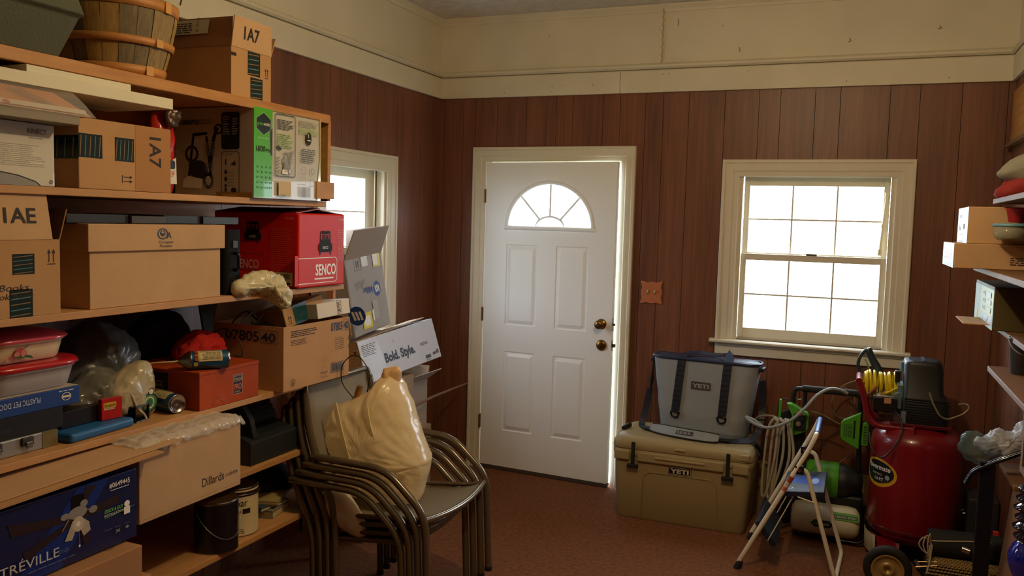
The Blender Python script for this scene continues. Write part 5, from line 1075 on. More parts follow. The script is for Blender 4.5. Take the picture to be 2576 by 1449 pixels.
# ------------------------------------------------------------------ soft cooler on top
FG_ = M('8a8f93', .7, bump=.1, bs=300, name='grey_coated_fabric'); NV = M('141a2a', .5, name='navy_black_webbing'); ZP = M('24304e', .35)
t = thing('soft_cooler', 'grey soft tote cooler with black straps and a dark patch, standing on the hard cooler', 'cooler', (1.885, -.235, ZL + .001), -.10)
bw, bd, tw, td, HH = .485, .235, .615, .15, .425
secs = []
for i in range(13):
    f = i / 12; wd = bw + (tw - bw) * f ** .9; dd = bd + (td - bd) * f ** 1.4; secs.append([(x, y + .012 * mnoise((x * 3, f * 3, 1 if y > 0 else 5), 2.2) * (f * (1 - f) * 4), z) for x, y, z in rrect(wd, dd, dd * .38, 6, HH * f)])
MB().loft(secs, FG_).build('body', t)
mb = MB(); rim = rrect(tw + .006, td + .006, td * .4, 10, HH); 
for k, (x, y, z) in enumerate(rim): rim[k] = (x, y, HH - .006 * math.cos(x * 9))
mb.tube(rim, .009, ZP, 8, closed=True)
mb.loft([rrect(tw - .01, td - .01, td * .38, 6, HH), rrect(tw - .03, td - .03, td * .3, 6, HH + .012), rrect(tw - .12, td - .08, .03, 6, HH + .014)], M('1c2236', .5)); mb.build('zip_rim', t)
MB().loft([rrect(bw + .012, bd + .012, .09, 6, 0), rrect(bw + .016, bd + .016, .09, 6, .03), rrect(bw + .004, bd + .004, .09, 6, .032)], M('5b6062', .7)).build('base_band', t)
def yfr(z): f = z / HH; return -(bd + (td - bd) * f ** 1.4) / 2
for x0, x1, side in ((-.142, -.125, -1), (.128, .140, 1)):
    P = [(x0 + (x1 - x0) * i / 10, yfr(.13 + .29 * i / 10) - .006, .13 + .29 * i / 10) for i in range(11)]
    wd = .024
    mb = MB(); mb.loft([[(x - wd, y + .002, z), (x + wd, y + .002, z), (x + wd, y - .003, z), (x - wd, y - .003, z)] for x, y, z in P], NV, True, False)
    for i in range(1, 10): x, y, z = P[i]; mb.bx(x - wd, x + wd, y - .0055, y - .0025, z - .003, z + .001, M('0c0f18', .6))
    mb.build('webbing', t)
    x, y, z = P[0]; m2 = MB(); m2.tube([(x + .024 * math.cos(a), y - .007, z - .012 - .026 * math.sin(a) if math.sin(a) > 0 else z - .012 - .012 * math.sin(a)) for a in [2 * PI * i / 20 for i in range(20)]], .006, BLACKG, 8, closed=True); m2.build('d_ring', t)
    # loop over the top
# handles: front strap loop falls back over the top
mb = MB(); wd = .02
def strap(pts, wd, mt, nv=(0, 0, 1)):
    P = spline(pts, 6); m_ = MB(); secs = []
    for i, p in enumerate(P):
        d = (P[min(i + 1, len(P) - 1)] - P[max(i - 1, 0)]).normalized(); n_ = Vector(nv); s_ = d.cross(n_)
        s_ = s_.normalized() if s_.length > 1e-4 else Vector((1, 0, 0)); up_ = s_.cross(d).normalized()
        secs.append([p - s_ * wd + up_ * .0015, p + s_ * wd + up_ * .0015, p + s_ * wd - up_ * .0015, p - s_ * wd - up_ * .0015])
    m_.loft(secs, mt, True, False); return m_
strap([(-.125, yfr(.42) - .006, .418), (-.115, -.045, .452), (-.06, .0, .462), (.02, .02, .455), (.09, .01, .462), (.13, -.03, .478), (.142, yfr(.42) - .012, .418)], .022, NV, (0, -.3, 1)).build('carry_handle', t)
mb = MB(); mb.add([(.118, -.085, .425), (.168, -.085, .425), (.170, -.065, .455), (.138, -.05, .505), (.116, -.065, .455)], [(0, 1, 2, 3, 4)], M('3a5580', .4)); o = mb.build('handle_fold', t); sd = o.modifiers.new('s', 'SOLIDIFY'); sd.thickness = .003
z = .285; pt = MB().bx(-.062, .050, yfr(z) - .006, yfr(z), .262, .308, M('4a4648', .5)).build('logo_patch', t, bevel=.001)
art('lettering', pt, frameM((-.062, yfr(z) - .006, .262), (1, 0, 0), (0, 0, 1)), [('t', 'YETI', .008, .012, .023, M('9b9c9e', .4), {'w': .096, 'b': .045})])
for s in (-1, 1): MB().bx(s * tw / 2 - .022, s * tw / 2 + .022, -.035, .035, HH - .035, HH - .012, NV).build('side_tab', t, bevel=.006)
# shoulder strap: left side drop, padded run across the lid, back to the right
strap([(-.318, -.0, .40), (-.322, -.01, .30), (-.33, -.02, .20)], .016, NV, (1, 0, 0)).build('shoulder_strap', t); MB().cyl((-.322, -.01, .30), (-.326, -.012, .25), .010, BLACKG, 10).build('snap_hook', t)
strap([(-.33, -.02, .22), (-.345, -.04, .10), (-.355, -.07, .02), (-.33, -.11, .006), (-.25, -.150, .010), (-.10, -.190, .011), (.08, -.205, .010), (.22, -.16, .010), (.31, -.09, .03), (.325, -.0, .16), (.318, .0, .34)], .019, NV, (.2, -.5, 1)).build('shoulder_strap', t)
P = spline([(-.27, -.150, .020), (-.13, -.195, .022), (.02, -.214, .022), (.14, -.205, .020)], 8)
mb = MB(); secs = []
for i, p in enumerate(P):
    f = i / (len(P) - 1); wd = .032 * (1 - .35 * (2 * f - 1) ** 4); d = (P[min(i + 1, len(P) - 1)] - P[max(0, i - 1)]).normalized(); s_ = Vector((d.y, -d.x, 0)).normalized() * .8 + Vector((0, 0, -.55)); s_.normalize()
    secs.append([p - s_ * wd + Vector((0, -.004, .008)), p + s_ * wd + Vector((0, -.012, .004)), p + s_ * wd, p - s_ * wd])
mb.loft(secs, FG_, True, False); pd = mb.build('shoulder_pad', t, bevel=.002)
mb = MB(); mb.tube([s[0] for s in secs], .0035, BLACK, 6).tube([s[1] for s in secs], .0035, BLACK, 6); mb.build('pad_piping', pd)
k = len(P) // 2; c_ = (secs[k][0] + secs[k][1]) / 2; u_ = -(secs[k + 4][0] - secs[k - 4][0]).normalized(); v_ = -(secs[k][0] - secs[k][1]).normalized()
Fp = frameM(c_ - u_ * .05 - v_ * .015, u_, v_); art('lettering', pd, Fp, [('r', 0, 0, .10, .030, M('3c3638', .5)), ('t', 'YETI', .008, .006, .018, M('8c8c8e', .4), {'w': .084, 'b': .045})], lift=.003)
for s, x in ((-1, -.29), (1, .17)): MB().bx(x - .03, x + .03, -.19 - .01 * s, -.15, .008, .016, BLACK).build('strap_pad_end', t, bevel=.003)

# ------------------------------------------------------------------ tan panel behind
t = MB().bx(2.16, 2.90, -.048, -.030, 0, .285, M('c9a878', .7)).build('tan_board'); tag(t, 'flat tan board leaning on the panelling behind the green pressure washer', 'board')
t = MB().bx(2.165, 2.30, -.12, -.052, 0, .30, M('8a7448', .7)).build('tan_block', bevel=.003); tag(t, 'narrow tan box standing beside the hard cooler in front of the tan board', 'box')

# ------------------------------------------------------------------ electric pressure washer
PW = thing('pressure_washer', 'green and black electric pressure washer with grey hose, between the step stool and compressor', 'pressure washer', (2.55, -.30, 0))
def wb(mb): mb.v = [(x - 2.55, y + .30, z) for x, y, z in mb.v]; return mb
FRM = M('17181a', .4, .2)
wb(MB().tube(fillet([(2.375, -.30, .60), (2.375, -.30, .795), (2.715, -.30, .795), (2.735, -.30, .10)], .04), .013, FRM, 10)).build('handle_frame', PW)
wb(MB().tube(fillet([(2.435, -.30, .78), (2.435, -.30, .10)], .01), .011, FRM, 10)).build('frame_post', PW)
wb(MB().tube([(2.42, -.30, .795), (2.70, -.30, .795)], .019, RUB, 12)).build('handle_grip', PW)
mb = MB(); mb.loft([[(x, y, z) for x, z in ((2.30, .15), (2.30, .64), (2.36, .67), (2.44, .66), (2.46, .15))] for y in (-.30, -.25)], M('111214', .5), True, False); wb(mb).build('back_panel', PW, bevel=.006)
mb = MB(); mb.prism([(2.345, .715), (2.372, .715), (2.452, .672), (2.462, .655), (2.462, .585), (2.452, .570), (2.40, .545), (2.352, .540), (2.36, .565), (2.375, .575), (2.375, .65)], .0, .05, M('4a9a1e', .4, name='washer_green_plastic'), T=frameM((0, -.31, 0), (1, 0, 0), (0, 0, 1))); wb(mb).build('control_panel', PW, bevel=.004)
wb(MB().bx(2.385, 2.45, -.372, -.355, .575, .665, BLACK)).build('panel_inset', PW, bevel=.004)
wb(MB().cyl((2.412, -.372, .668), (2.412, -.378, .668), .013, M('c8321a', .4), 16)).build('power_button', PW); wb(MB().cyl((2.412, -.372, .612), (2.412, -.382, .612), .013, M('b8ac88', .3, .6), 16)).build('hose_outlet', PW)
wb(MB().tube([(2.405 + .02 * math.cos(a), -.305, .748 + .016 * math.sin(a)) for a in [PI + PI * i / 8 for i in range(9)]], .002, STEEL, 6)).build('wire_clip', PW)
GP = M('4a9a1e', .4, name='washer_green_plastic')
wb(MB().prism([(2.30, .60), (2.315, .60), (2.318, .725), (2.303, .73)], 0, .02, GP, T=frameM((0, -.31, 0), (1, 0, 0), (0, 0, 1)))).build('hose_hook', PW, bevel=.003)
# right hand grille piece and clip
mb = MB(); poly = [(2.628, .575), (2.628, .655), (2.65, .665), (2.745, .71), (2.722, .545), (2.748, .505), (2.64, .56)]
poly = [(2.628, .565), (2.627, .640), (2.638, .655), (2.725, .705), (2.722, .62), (2.722, .505), (2.638, .548)]
mb.prism(poly, 0, .03, GP, T=frameM((0, -.335, 0), (1, 0, 0), (0, 0, 1))); g_ = wb(mb).build('nozzle_holder', PW, bevel=.004)
mb = MB()
for i in range(4):
    for j in range(10): mb.bx(2.642 + i * .011, 2.649 + i * .011, -.3665, -.3645, .570 + j * .007, .573 + j * .007, DGREY)
mb.bx(2.690, 2.699, -.3665, -.3645, .562, .66, BLACK); wb(mb).build('vent_slots', g_)
mb = MB(); mb.prism([(2.732, .532), (2.764, .532), (2.764, .640), (2.752, .655), (2.735, .645)], 0, .03, GP, T=frameM((0, -.335, 0), (1, 0, 0), (0, 0, 1)))
for j in range(7): mb.bx(2.740, 2.757, -.3685, -.3645, .545 + j * .014, .551 + j * .014, DGREY)
wb(mb).build('cord_clip', PW, bevel=.002)
# motor, pump, tank
X = lambda x, y, z: Matrix.Translation((x, y, z)) @ Matrix.Rotation(PI / 2, 4, 'Y')
wb(MB().lathe([(0, -.10), (.085, -.10), (.098, -.085), (.1, .05), (.092, .075)], GP, T=X(2.56, -.28, .30), n=32)).build('motor_housing', PW)
wb(MB().lathe([(.094, .0), (.098, .01), (.09, .05), (.07, .085), (.07, .12), (.0, .125)], M('141516', .5), T=X(2.63, -.28, .30), n=32)).build('motor_cap', PW)
mb = MB(); mb.bx(2.36, 2.50, -.36, -.26, .22, .33, M('5a564e', .5, .5)).cyl((2.40, -.38, .26), (2.40, -.30, .26), .028, M('6b665c', .4, .7), 16).cyl((2.44, -.39, .245), (2.44, -.32, .245), .020, M('3a3834', .4, .7), 16).cyl((2.37, -.37, .31), (2.47, -.37, .31), .014, STEEL, 12); wb(mb).build('pump', PW, bevel=.004)
wb(MB().bx(2.34, 2.76, -.34, -.20, .14, .24, M('121314', .5))).build('chassis', PW, bevel=.015)
mb = MB(); mb.lathe([(0, 0), (.055, .004), (.078, .02), (.084, .05), (.084, .29), (.078, .325), (.055, .345), (0, .35)], M('cfc8b0', .4, name='off_white_plastic'), T=X(2.40, -.40, .115) , n=32); tk = wb(mb).build('detergent_tank', PW)
tkc = lambda x, y, hh: (2.40 - 2.55 + x, -.40 + .30 - (.0845 + hh) * math.cos(y / .0845), .115 + (.0845 + hh) * math.sin(y / .0845))
hx_ = [('g', .20, .03 + i * .005, .145 - .0 * i, .0051, GP, 6) for i in range(8)]
art('printed_logo', tk, None, [('g', .105 + .02 * abs(i - 4.5) / 5, -.022 + i * .004, .115 - .04 * abs(i - 4.5) / 5, .0041, M('14301a', .4), 6) for i in range(10)] + [('t', 'green', .118, -.006, .013, GP, {'w': .042, 'b': .02}), ('t', 'works', .160, -.006, .013, PAPER, {'w': .040, 'b': .02})] + hx_ + [('g', .215, .038 + i * .004, .125, .0041, BLACK, 6) for i in range(5)] + [('t', '1800 PSI', .225, .042, .010, GP, {'w': .1, 'b': .02})], warp=tkc)
for x in (2.36, 2.78):
    w_ = MB(); w_.lathe([(.0, -.02), (.06, -.02), (.075, -.015), (.08, 0), (.075, .015), (.06, .02), (0, .02)], RUB, T=X(x, -.20, .08), n=32); wb(w_).build('wheel', PW)
wb(MB().tube(fillet([(2.42, -.42, .022), (2.76, -.44, .022), (2.785, -.40, .06), (2.785, -.3, .12)], .03), .009, M('2a2a2a', .3, .8), 8)).build('foot_bar', PW)
# hoses
HG = M('8f9294', .35, name='grey_hose'); HT = M('7d6c52', .5, name='tan_hose')
wb(MB().tube(spline([(2.22, -.36, .575), (2.175, -.37, .605), (2.135, -.38, .618), (2.19, -.42, .595), (2.27, -.45, .590), (2.37, -.46, .64), (2.44, -.45, .71), (2.50, -.42, .785), (2.56, -.40, .822), (2.61, -.38, .82), (2.65, -.36, .80)], 8), .0085, HG, 10)).build('hose', PW)
rnd = random.Random(2)
for i, xo in enumerate((2.285, 2.315, 2.34, 2.352)):
    wb(MB().tube(spline([(xo + .01, -.375 - .01 * i, .62), (xo + .022, -.38 - .012 * i, .60), (xo + .015 + .01 * i, -.39 - .01 * i, .42), (xo - .02, -.40 - .01 * i, .22), (xo - .045, -.39 - .008 * i, .20), (xo - .045, -.37, .36), (xo - .03, -.365, .56), (xo - .0, -.37, .625)], 7, True), .0075, M('a39a86', .45, name='grey_tan_hose'), 8, closed=True)).build('hose_loop', PW)
wb(MB().tube(spline([(2.33, -.36, .62), (2.25, -.33, .63), (2.18, -.31, .60), (2.165, -.31, .52), (2.19, -.31, .45), (2.22, -.31, .42)], 6), .006, HT, 8)).build('power_cord', PW)
wb(MB().tube(spline([(2.465, -.27, .665), (2.53, -.24, .645), (2.62, -.22, .60)], 6), .0045, HT, 8)).build('power_cord', PW)
wb(MB().tube(spline([(2.77, -.16, .855), (2.68, -.15, .835), (2.60, -.15, .78), (2.57, -.15, .70), (2.60, -.15, .63), (2.66, -.15, .625), (2.69, -.15, .68), (2.68, -.15, .76), (2.62, -.15, .80)], 7), .0045, HT, 8)).build('power_cord', PW)
wb(MB().tube(spline([(2.56, -.14, .27), (2.62, -.12, .35), (2.70, -.11, .42)], 6), .005, HT, 8)).build('power_cord', PW)
wb(MB().tube(spline([(2.295, -.29, .62), (2.30, -.28, .70), (2.335, -.28, .725), (2.365, -.28, .70)], 6), .003, BLACK, 6)).build('thin_cord', PW)
# spray wand
t = thing('spray_gun', 'black spray gun with green trigger propped up behind the yellow coiled hose', 'spray gun', (2.77, -.22, .92))
MB().tube(fillet([(-.055, 0, .10), (-.02, 0, .105), (.03, 0, .02), (.03, 0, -.05)], .02), [.016] * 3 + [.018] * 40, M('2c3c4c', .35), 12) if False else None
MB().tube(spline([(-.03, 0, .115), (-.012, 0, .07), (.02, 0, .01), (.035, 0, -.04)], 5), [.013, .016, .018, .018, .018, .018, .019, .02, .021, .022, .023, .024, .025, .025, .026, .026], M('25333f', .35), 12).build('grip', t)
MB().tube(spline([(-.035, 0, .11), (-.065, 0, .07), (-.075, 0, .02), (-.055, 0, -.03), (-.01, 0, -.05)], 6), .009, M('1c2830', .4), 10).build('hand_guard', t)
MB().tube(spline([(-.045, -.004, .055), (-.03, -.004, .03), (-.015, -.004, -.01)], 5), .004, M('7d9a4a', .4), 8).build('trigger', t)
MB().cyl((.02, 0, -.04), (.035, .02, -.50), .012, M('15181a', .4), 12).cyl((.035, .02, -.50), (.038, .024, -.56), .016, BRASS, 12).cyl((.0385, .0245, -.56), (.046, .030, -.74), .012, M('3b8a1c', .4), 12).build('lance', t)

# ------------------------------------------------------------------ air compressor
t = thing('air_compressor', 'tall dark red upright air compressor tank with black motor cover, in the right corner', 'air compressor', (2.99, -.45, 0))
TR = M('780c18', .28, coat=.35, name='dark_red_tank')
tk = MB().lathe([(0, .085), (.10, .092), (.17, .115), (.205, .15), (.213, .19), (.213, .60), (.207, .635), (.18, .672), (.12, .692), (0, .70)], TR, n=56).build('tank', t)
MB().lathe([(.2145, .168), (.2165, .172), (.2165, .184), (.2145, .188)], M('560a10', .3, coat=.3), n=56).build('weld_seam', tk)
MB().lathe([(.19, .0), (.19, .12), (.186, .12), (.186, 0)], TR, n=40, a0=2.4, a1=4.4).build('base_skirt', t)
MB().lathe([(.216, .03), (.22, .13), (.215, .13), (.211, .03)], M('a79a7a', .4, .3), n=16, a0=PI * .98, a1=PI * 1.22).build('skirt_band', t)
wp = lambda x, y, hh: ((.213 + hh) * math.sin(x / .213), -(.213 + hh) * math.cos(x / .213), y)
YR = M('c89a22', .4)
cx_, cy_ = -.165, .462
dx = -.205
art('printed_logo', tk, None, [('e', dx, .455, .115, .072, YR), ('e', dx, .458, .100, .058, M('14161a', .35)), ('t', 'Powermate', dx - .086, .470, .026, PAPER, {'w': .165, 'b': .03, 'sh': .12}), ('ln', [(dx - .09, .462), (dx + .085, .462)], .002, PAPER), ('ms', dx - .04, .455, .07, 2, .006, PAPER, .3), ('e', dx + .064, .440, .013, .012, M('8d9aa0', .4)), ('t', '1.6 RT', dx - .02, .416, .016, PAPER, {'w': .06, 'b': .02, 'sh': .2})], warp=wp)
MB().bx(-.13, .145, -.12, .12, .698, .716, M('5c0c10', .35)).bx(-.13, -.12, -.12, .12, .66, .70, M('5c0c10', .35)).bx(-.03, -.02, -.18, .12, .63, .716, TR).build('motor_platform', t, bevel=.003)
MB().tube(fillet([(-.285, -.10, .90), (-.27, -.10, .87), (-.235, -.10, .72), (-.19, -.11, .685), (-.02, -.11, .685)], .05), .0155, TR, 12).build('handle_tube', t); MB().tube(fillet([(-.285, .10, .90), (-.27, .10, .87), (-.235, .10, .72), (-.19, .11, .685), (-.02, .11, .685)], .05), .0155, TR, 12).build('handle_tube', t)
MB().tube([(-.287, -.10, .905), (-.287, .10, .905)], .0155, TR, 12).build('handle_tube', t)
mb = MB(); SHR = M('0a0b0e', .45, name='black_motor_shroud')
mb.loft([rrect(.215, .24, .03, 4, .718, .022), rrect(.215, .24, .03, 4, .83, .022), rrect(.185, .20, .03, 4, .86, .012), rrect(.175, .19, .03, 4, 1.005, .006), rrect(.165, .18, .035, 4, 1.022, .006), rrect(.13, .14, .03, 4, 1.028, .006)], SHR); sh = mb.build('motor_shroud', t, bevel=.003)
mb = MB()
for i in range(9): mb.bx(-.085, .129, -.124, .02, .738 + i * .0125, .7425 + i * .0125, M('1d2023', .35))
mb.build('cooling_fins', sh)
MB().bx(.0, .015, -.07, .07, 1.0285, 1.031, M('4a5868', .3)).build('top_ridge', sh)
mb = MB(); HM = M('7d98a0', .35, .6, name='cast_aluminium')
mb.bx(-.105, -.055, -.06, .06, .76, .90, HM).bx(-.075, -.05, -.05, .03, .88, .97, HM).cyl((-.085, -.02, .96), (-.085, -.02, 1.01), .014, HM, 14).cyl((-.09, -.085, .82), (-.09, -.02, .82), .040, HM, 20).bx(-.12, -.095, -.045, -.01, .905, .965, BLACK); mb.build('cylinder_head', t, bevel=.005)
mb = MB(); mb.bx(-.215, -.105, -.11, -.03, .765, .835, M('141416', .4)); ps = mb.build('pressure_switch', t, bevel=.004)
MB().bx(-.165, -.132, -.114, -.1105, .805, .833, M('b98a64', .5)).build('tag', ps, bevel=.003); MB().bx(-.215, -.12, -.1105, -.03, .8355, .838, STEEL).build('cover_plate', ps)
mb = MB(); mb.bx(-.19, -.075, -.10, -.02, .718, .755, M('2a1a1a', .4)).cyl((-.10, -.12, .735), (-.10, -.10, .735), .02, STEEL, 16).cyl((-.175, -.12, .755), (-.175, -.03, .755), .008, BRASS, 10).bx(-.085, -.062, -.125, -.09, .715, .775, M('8088a0', .35, .4)); mb.build('manifold', t, bevel=.002)
MB().tube(spline([(-.11, -.115, .77), (-.085, -.15, .74), (-.08, -.18, .68), (-.12, -.22, .60), (-.17, -.24, .558), (-.215, -.20, .60), (-.225, -.16, .66)], 7), .0045, BLACK, 8).build('power_cord', t)
MB().tube(fillet([(.035, -.13, .885), (.05, -.14, .84), (.085, -.15, .775), (.12, -.15, .76), (.19, -.14, .795), (.215, -.13, .825), (.205, -.10, .84), (.17, -.09, .83)], .02), .0052, M('8f8263', .35, .5), 10).build('bent_wire_hook', t)
# wheels
for x, y in ((-.12, -.51), (.20, -.36)):
    w_ = MB(); WT = Matrix.Translation((x, y, .106)) @ Matrix.Rotation(PI / 2, 4, 'X') @ Matrix.Rotation(0, 4, 'X')
    if x < 0:
        wo = thing('x', 'x', 'x'); bpy.data.objects.remove(wo)
        a = MB().lathe([(.068, -.022), (.09, -.026), (.103, -.018), (.106, 0), (.103, .018), (.09, .026), (.068, .022), (.068, -.022)], RUB, T=WT, n=44).build('wheel', t)
        MB().lathe([(.072, .024), (.066, .026), (.06, .018), (.035, .012), (.03, .02), (.026, .022), (.014, .020), (.012, .008), (0, .008)], M('a89058', .4, .35, name='tan_metal_hub'), T=WT, n=36).build('hub', a)
MB().cyl((-.12, -.49, .106), (-.12, -.15, .106), .012, STEEL, 12).bx(-.16, -.08, -.40, -.12, .085, .125, TR).build('wheel_bracket', t)
# yellow coiled hose
YH = M('e2c814', .35, coat=.2, name='yellow_hose')
t = thing('coiled_hose', 'bright yellow coiled air hose resting on top of the compressor handle', 'hose', (2.80, -.42, .86))
P = []; turns = 12
for i in range(turns * 18 + 1):
    a = 2 * PI * i / 18; f = i / (turns * 18); P.append((-.075 + .165 * f + .006 * math.sin(f * 31), .052 * math.cos(a), .024 + (.060 + .008 * math.sin(f * 9)) * math.sin(a) - .012 * abs(2 * f - 1)))
MB().tube(P, .0060, YH, 8).build('coil', t)
MB().tube(spline([(.085, -.03, .02), (.11, -.05, .035), (.06, -.065, .0), (.02, -.065, -.02), (-.01, -.06, -.03)], 6), .005, YH, 8).build('hose_end', t); MB().cyl((-.01, -.062, -.03), (.03, -.064, -.012), .0065, BRASS, 10).build('fitting', t)
MB().tube([(-.045, -.055, -.03), (-.02, -.06, .0), (-.01, -.058, .012)], .007, M('8a4a34', .4), 8).build('hose_tie', t)

# ------------------------------------------------------------------ folding step stool
CRM = M('e4dcc8', .35, coat=.2, name='cream_painted_tube')
t = thing('step_stool', 'folding cream metal step stool with dark blue treads in front of the pressure washer', 'step stool', (2.42, -.78, 0))
def lb(mb): mb.v = [(x - 2.42, y + .78, z) for x, y, z in mb.v]; return mb
y0, y1 = -1.0, -.57
def along(a, b, f): return tuple(a[i] + (b[i] - a[i]) * f for i in range(3))
A0, A1, B0, B1 = (2.205, y0, .02), (2.503, y0 + .01, .635), (2.213, y1, .02), (2.503, y1 - .01, .635)
lb(MB().tube(fillet([(2.205, y0, .035), A1, (2.528, y0 + .012, .70), (2.528, y1 - .012, .70), B1, (2.213, y1, .035)], .045, 8), .0115, CRM, 12)).build('front_frame', t)
lb(MB().tube([(2.529, y0 + .05, .702), (2.529, y1 - .05, .702)], .0128, M('3f68a8', .35), 12)).build('top_grip', t)
lb(MB().tube(fillet([(2.462, y0 + .028, .528), (2.497, y0 + .026, .515), (2.648, y0 + .02, .012), (2.668, y1 - .02, .012), (2.515, y1 - .026, .515), (2.47, y1 - .028, .528)], .035, 8), .0105, CRM, 12)).build('rear_frame', t)
for y in (y0 + .014, y1 - .014): lb(MB().bx(2.443, 2.482, y - .016, y + .016, .505, .545, BLACKG).cyl((2.462, y - .02, .525), (2.462, y - .015, .525), .008, STEEL, 12)).build('pivot_bracket', t, bevel=.004)
for x, y in ((2.205, y0), (2.213, y1)): lb(MB().cyl((x - .008, y, .0), (x + .008, y, .040), .019, RUB, 14, .014)).build('rubber_foot', t)
TB = M('12203c', .3, coat=.3, name='dark_blue_tread')
def tread(nm, x0, x1, z0, z1, yy0, yy1, picture):
    a = math.atan2(z1 - z0, x1 - x0); L_ = math.hypot(x1 - x0, z1 - z0); TT = Matrix.Translation((x0 - 2.42, yy0 + .78, z0)) @ Matrix.Rotation(-a, 4, 'Y'); wdt = yy1 - yy0
    mb = MB().bx(0, L_, 0, wdt, -.026, 0, TB, T=TT); o = mb.build(nm, t, bevel=.004)
    its = [('r', .004, .004, wdt - .008, L_ - .008, M('0d1524', .5))]
    if picture: its += [('p', [(.10, .02), (.24, .02), (.30, .09), (.26, L_ - .02), (.16, L_ - .02)], M('2c52a8', .3)), ('e', .19, .05, .05, .018, M('9fb6d8', .3)), ('ring', .06, L_ - .035, .014, .004, PAPER), ('ring', .34, L_ - .03, .012, .003, PAPER), ('t', 'STEP', .20, L_ - .045, .012, PAPER, {'w': .03})]
    its = [i for i in its if i[0] != 't']
    for k in range(9): its.append(('ln', [(.012 + k * .012, .012), (.030 + k * .012, .06)], .002, M('30415c', .4)))
    art('tread_mat', o, TT @ frameM((L_, 0, 0), (0, 1, 0), (-1, 0, 0)), its)
    return o
tread('upper_tread', 2.385, 2.578, .405, .428, y0 + .03, y1 - .03, True)
tread('lower_tread', 2.285, 2.375, .245, .135, y0 + .03, y1 - .03, False)
for y in (y0 + .016, y1 - .016):
    lb(MB().tube([(2.334, y, .155), (2.437, y, .385)], .0065, CRM, 8, flat=.45).cyl((2.334, y - .01, .155), (2.334, y + .01, .155), .007, STEEL, 10).cyl((2.437, y - .01, .385), (2.437, y + .01, .385), .006, STEEL, 10)).build('link_bar', t)
    lb(MB().tube([(2.46, y, .392), (2.535, y, .375)], .006, CRM, 8, flat=.5)).build('brace', t)
for z_, hh, cc in ((.475, .03, 'a8402c'), (.455, .018, 'c9bfae'), (.43, .02, 'c86a4c')):
    f = (z_ - .035) / (.655 - .035); f2 = (z_ + hh - .035) / (.62); a_ = along((2.205, y0, .035), A1, f); b_ = along((2.205, y0, .035), A1, f2); lb(MB().cyl(a_, b_, .0121, M(cc, .4), 14)).build('sticker', t)

# ------------------------------------------------------------------ right wall shelves and their load
t = thing('wall_shelves', 'dark wooden shelves on the right wall, partly in view at the right edge', 'shelf', (0, 0, 0))
SW = M('74502e', .6, var=.15, vs=6)
for z, x0, y0_, y1_ in ((2.14, 3.34, -.95, -.06), (1.808, 3.15, -2.6, -1.33), (1.535, 3.12, -2.6, -1.12), (1.30, 3.20, -2.6, -1.12), (1.165, 3.15, -2.6, -1.50), (.655, 3.30, -1.30, -.90)):
    MB().bx(x0, RX - .004, y0_, y1_, z - .02, z, SW).build('shelf_board', t, bevel=.002)
MB().bx(3.150, 3.168, -2.34, -2.31, .99, 1.788, SW).build('post', t); MB().bx(3.15, RX - .004, -2.6, -2.305, .968, .988, SW).build('shelf_board', t)
MB().bx(3.366, RX - .002, -.95, -.05, 2.15, 2.41, PINE).build('lamplit_wall_patch', t)  # pine-coloured sheet painting the lamplight on this stretch of right wall
S = (.30, .46, .095)
t = carton('long_carton', 'long flat tan carton with a white end scribbled in red, on the right wall shelf', (3.156, -1.30, 1.556), S, mat=CARD2)
art('white_end_label', t, face(S, '-X'), [('r', .0, .0, .46, .095, M('c8c4c0', .5)), ('t', 'Stuff', .06, .03, .045, M('b04a42', .5), {'w': .33, 'sh': .1, 'b': -.01})])
art('lettering', t, face(S, 'Y'), [('ms', .19, .05, .10, 4, .008, INK, .5)])
t.location.z = 1.5355 + .0005; S = (.30, .46, .112)
S = (.30, .37, .140)
t = carton('white_front_carton', 'tan carton with a white printed end standing on the long flat carton', (3.20, -1.32, 1.632), S, mat=CARD2)
art('printed_end', t, face(S, '-X'), [('r', 0, 0, .37, .14, M('c0c2c6', .45)), ('t', 'smart', .06, .10, .018, INK, {'w': .10}), ('p', [(.08, .05), (.12, .05), (.08, .08)], INK), ('r', .22, .055, .05, .02, INK), ('fr', .08, .004, .14, .03, .004, M('5a6068', .5))])
S = (.22, .56, .168)
t = carton('tool_carton', 'olive carton with a pale green and yellow printed end, lowest on the right wall', (3.266, -1.22, 1.3005), S, mat=M('564a28', .6, name='olive_carton'))
art('printed_end', t, face(S, '-X'), [('r', 0, 0, .56, .155, M('8d9a86', .4)), ('r', .20, .05, .345, .10, M('b8b040', .4)), ('t', 'Powertex', .15, .045, .05, PAPER, {'rot': 90, 'w': .10, 'b': .01}), ('r', .30, .005, .24, .042, M('b6c4d6', .4)), ('ln', [(.38, .01), (.44, .04)], .012, DGREY), ('r', .04, .0, .06, .045, M('d0b428', .4))] + [('r', .24, .06 + i * .03, .09, .02, M('c6c8b0', .4)) for i in range(3)] + [('r', .26, .063 + i * .03, .05, .012, DGREY) for i in range(3)] + [('r', .40, .06 + i * .03, .10, .02, M('a8b4b8', .4)) for i in range(3)])
MB().bx(-.2, -.11, -.20, .10, .012, .016, CARD2).build('flap', t)
t = thing('red_cup', 'small bright red plastic cup on the right wall shelf in front of the cartons', 'cup', (3.198, -1.575, 1.7145))
o = t; 
MB().lathe([(0, 0), (.022, 0), (.024, .002), (.033, .048), (.035, .049), (.035, .052), (.032, .052), (.023, .004), (0, .004)], M('b81418', .35), n=28).build('cup_body', t)
t = thing('glass_bowl', 'clear glass bowl with a pale blue lid under the red cup, right wall shelf', 'bowl', (3.185, -1.575, 1.6485))
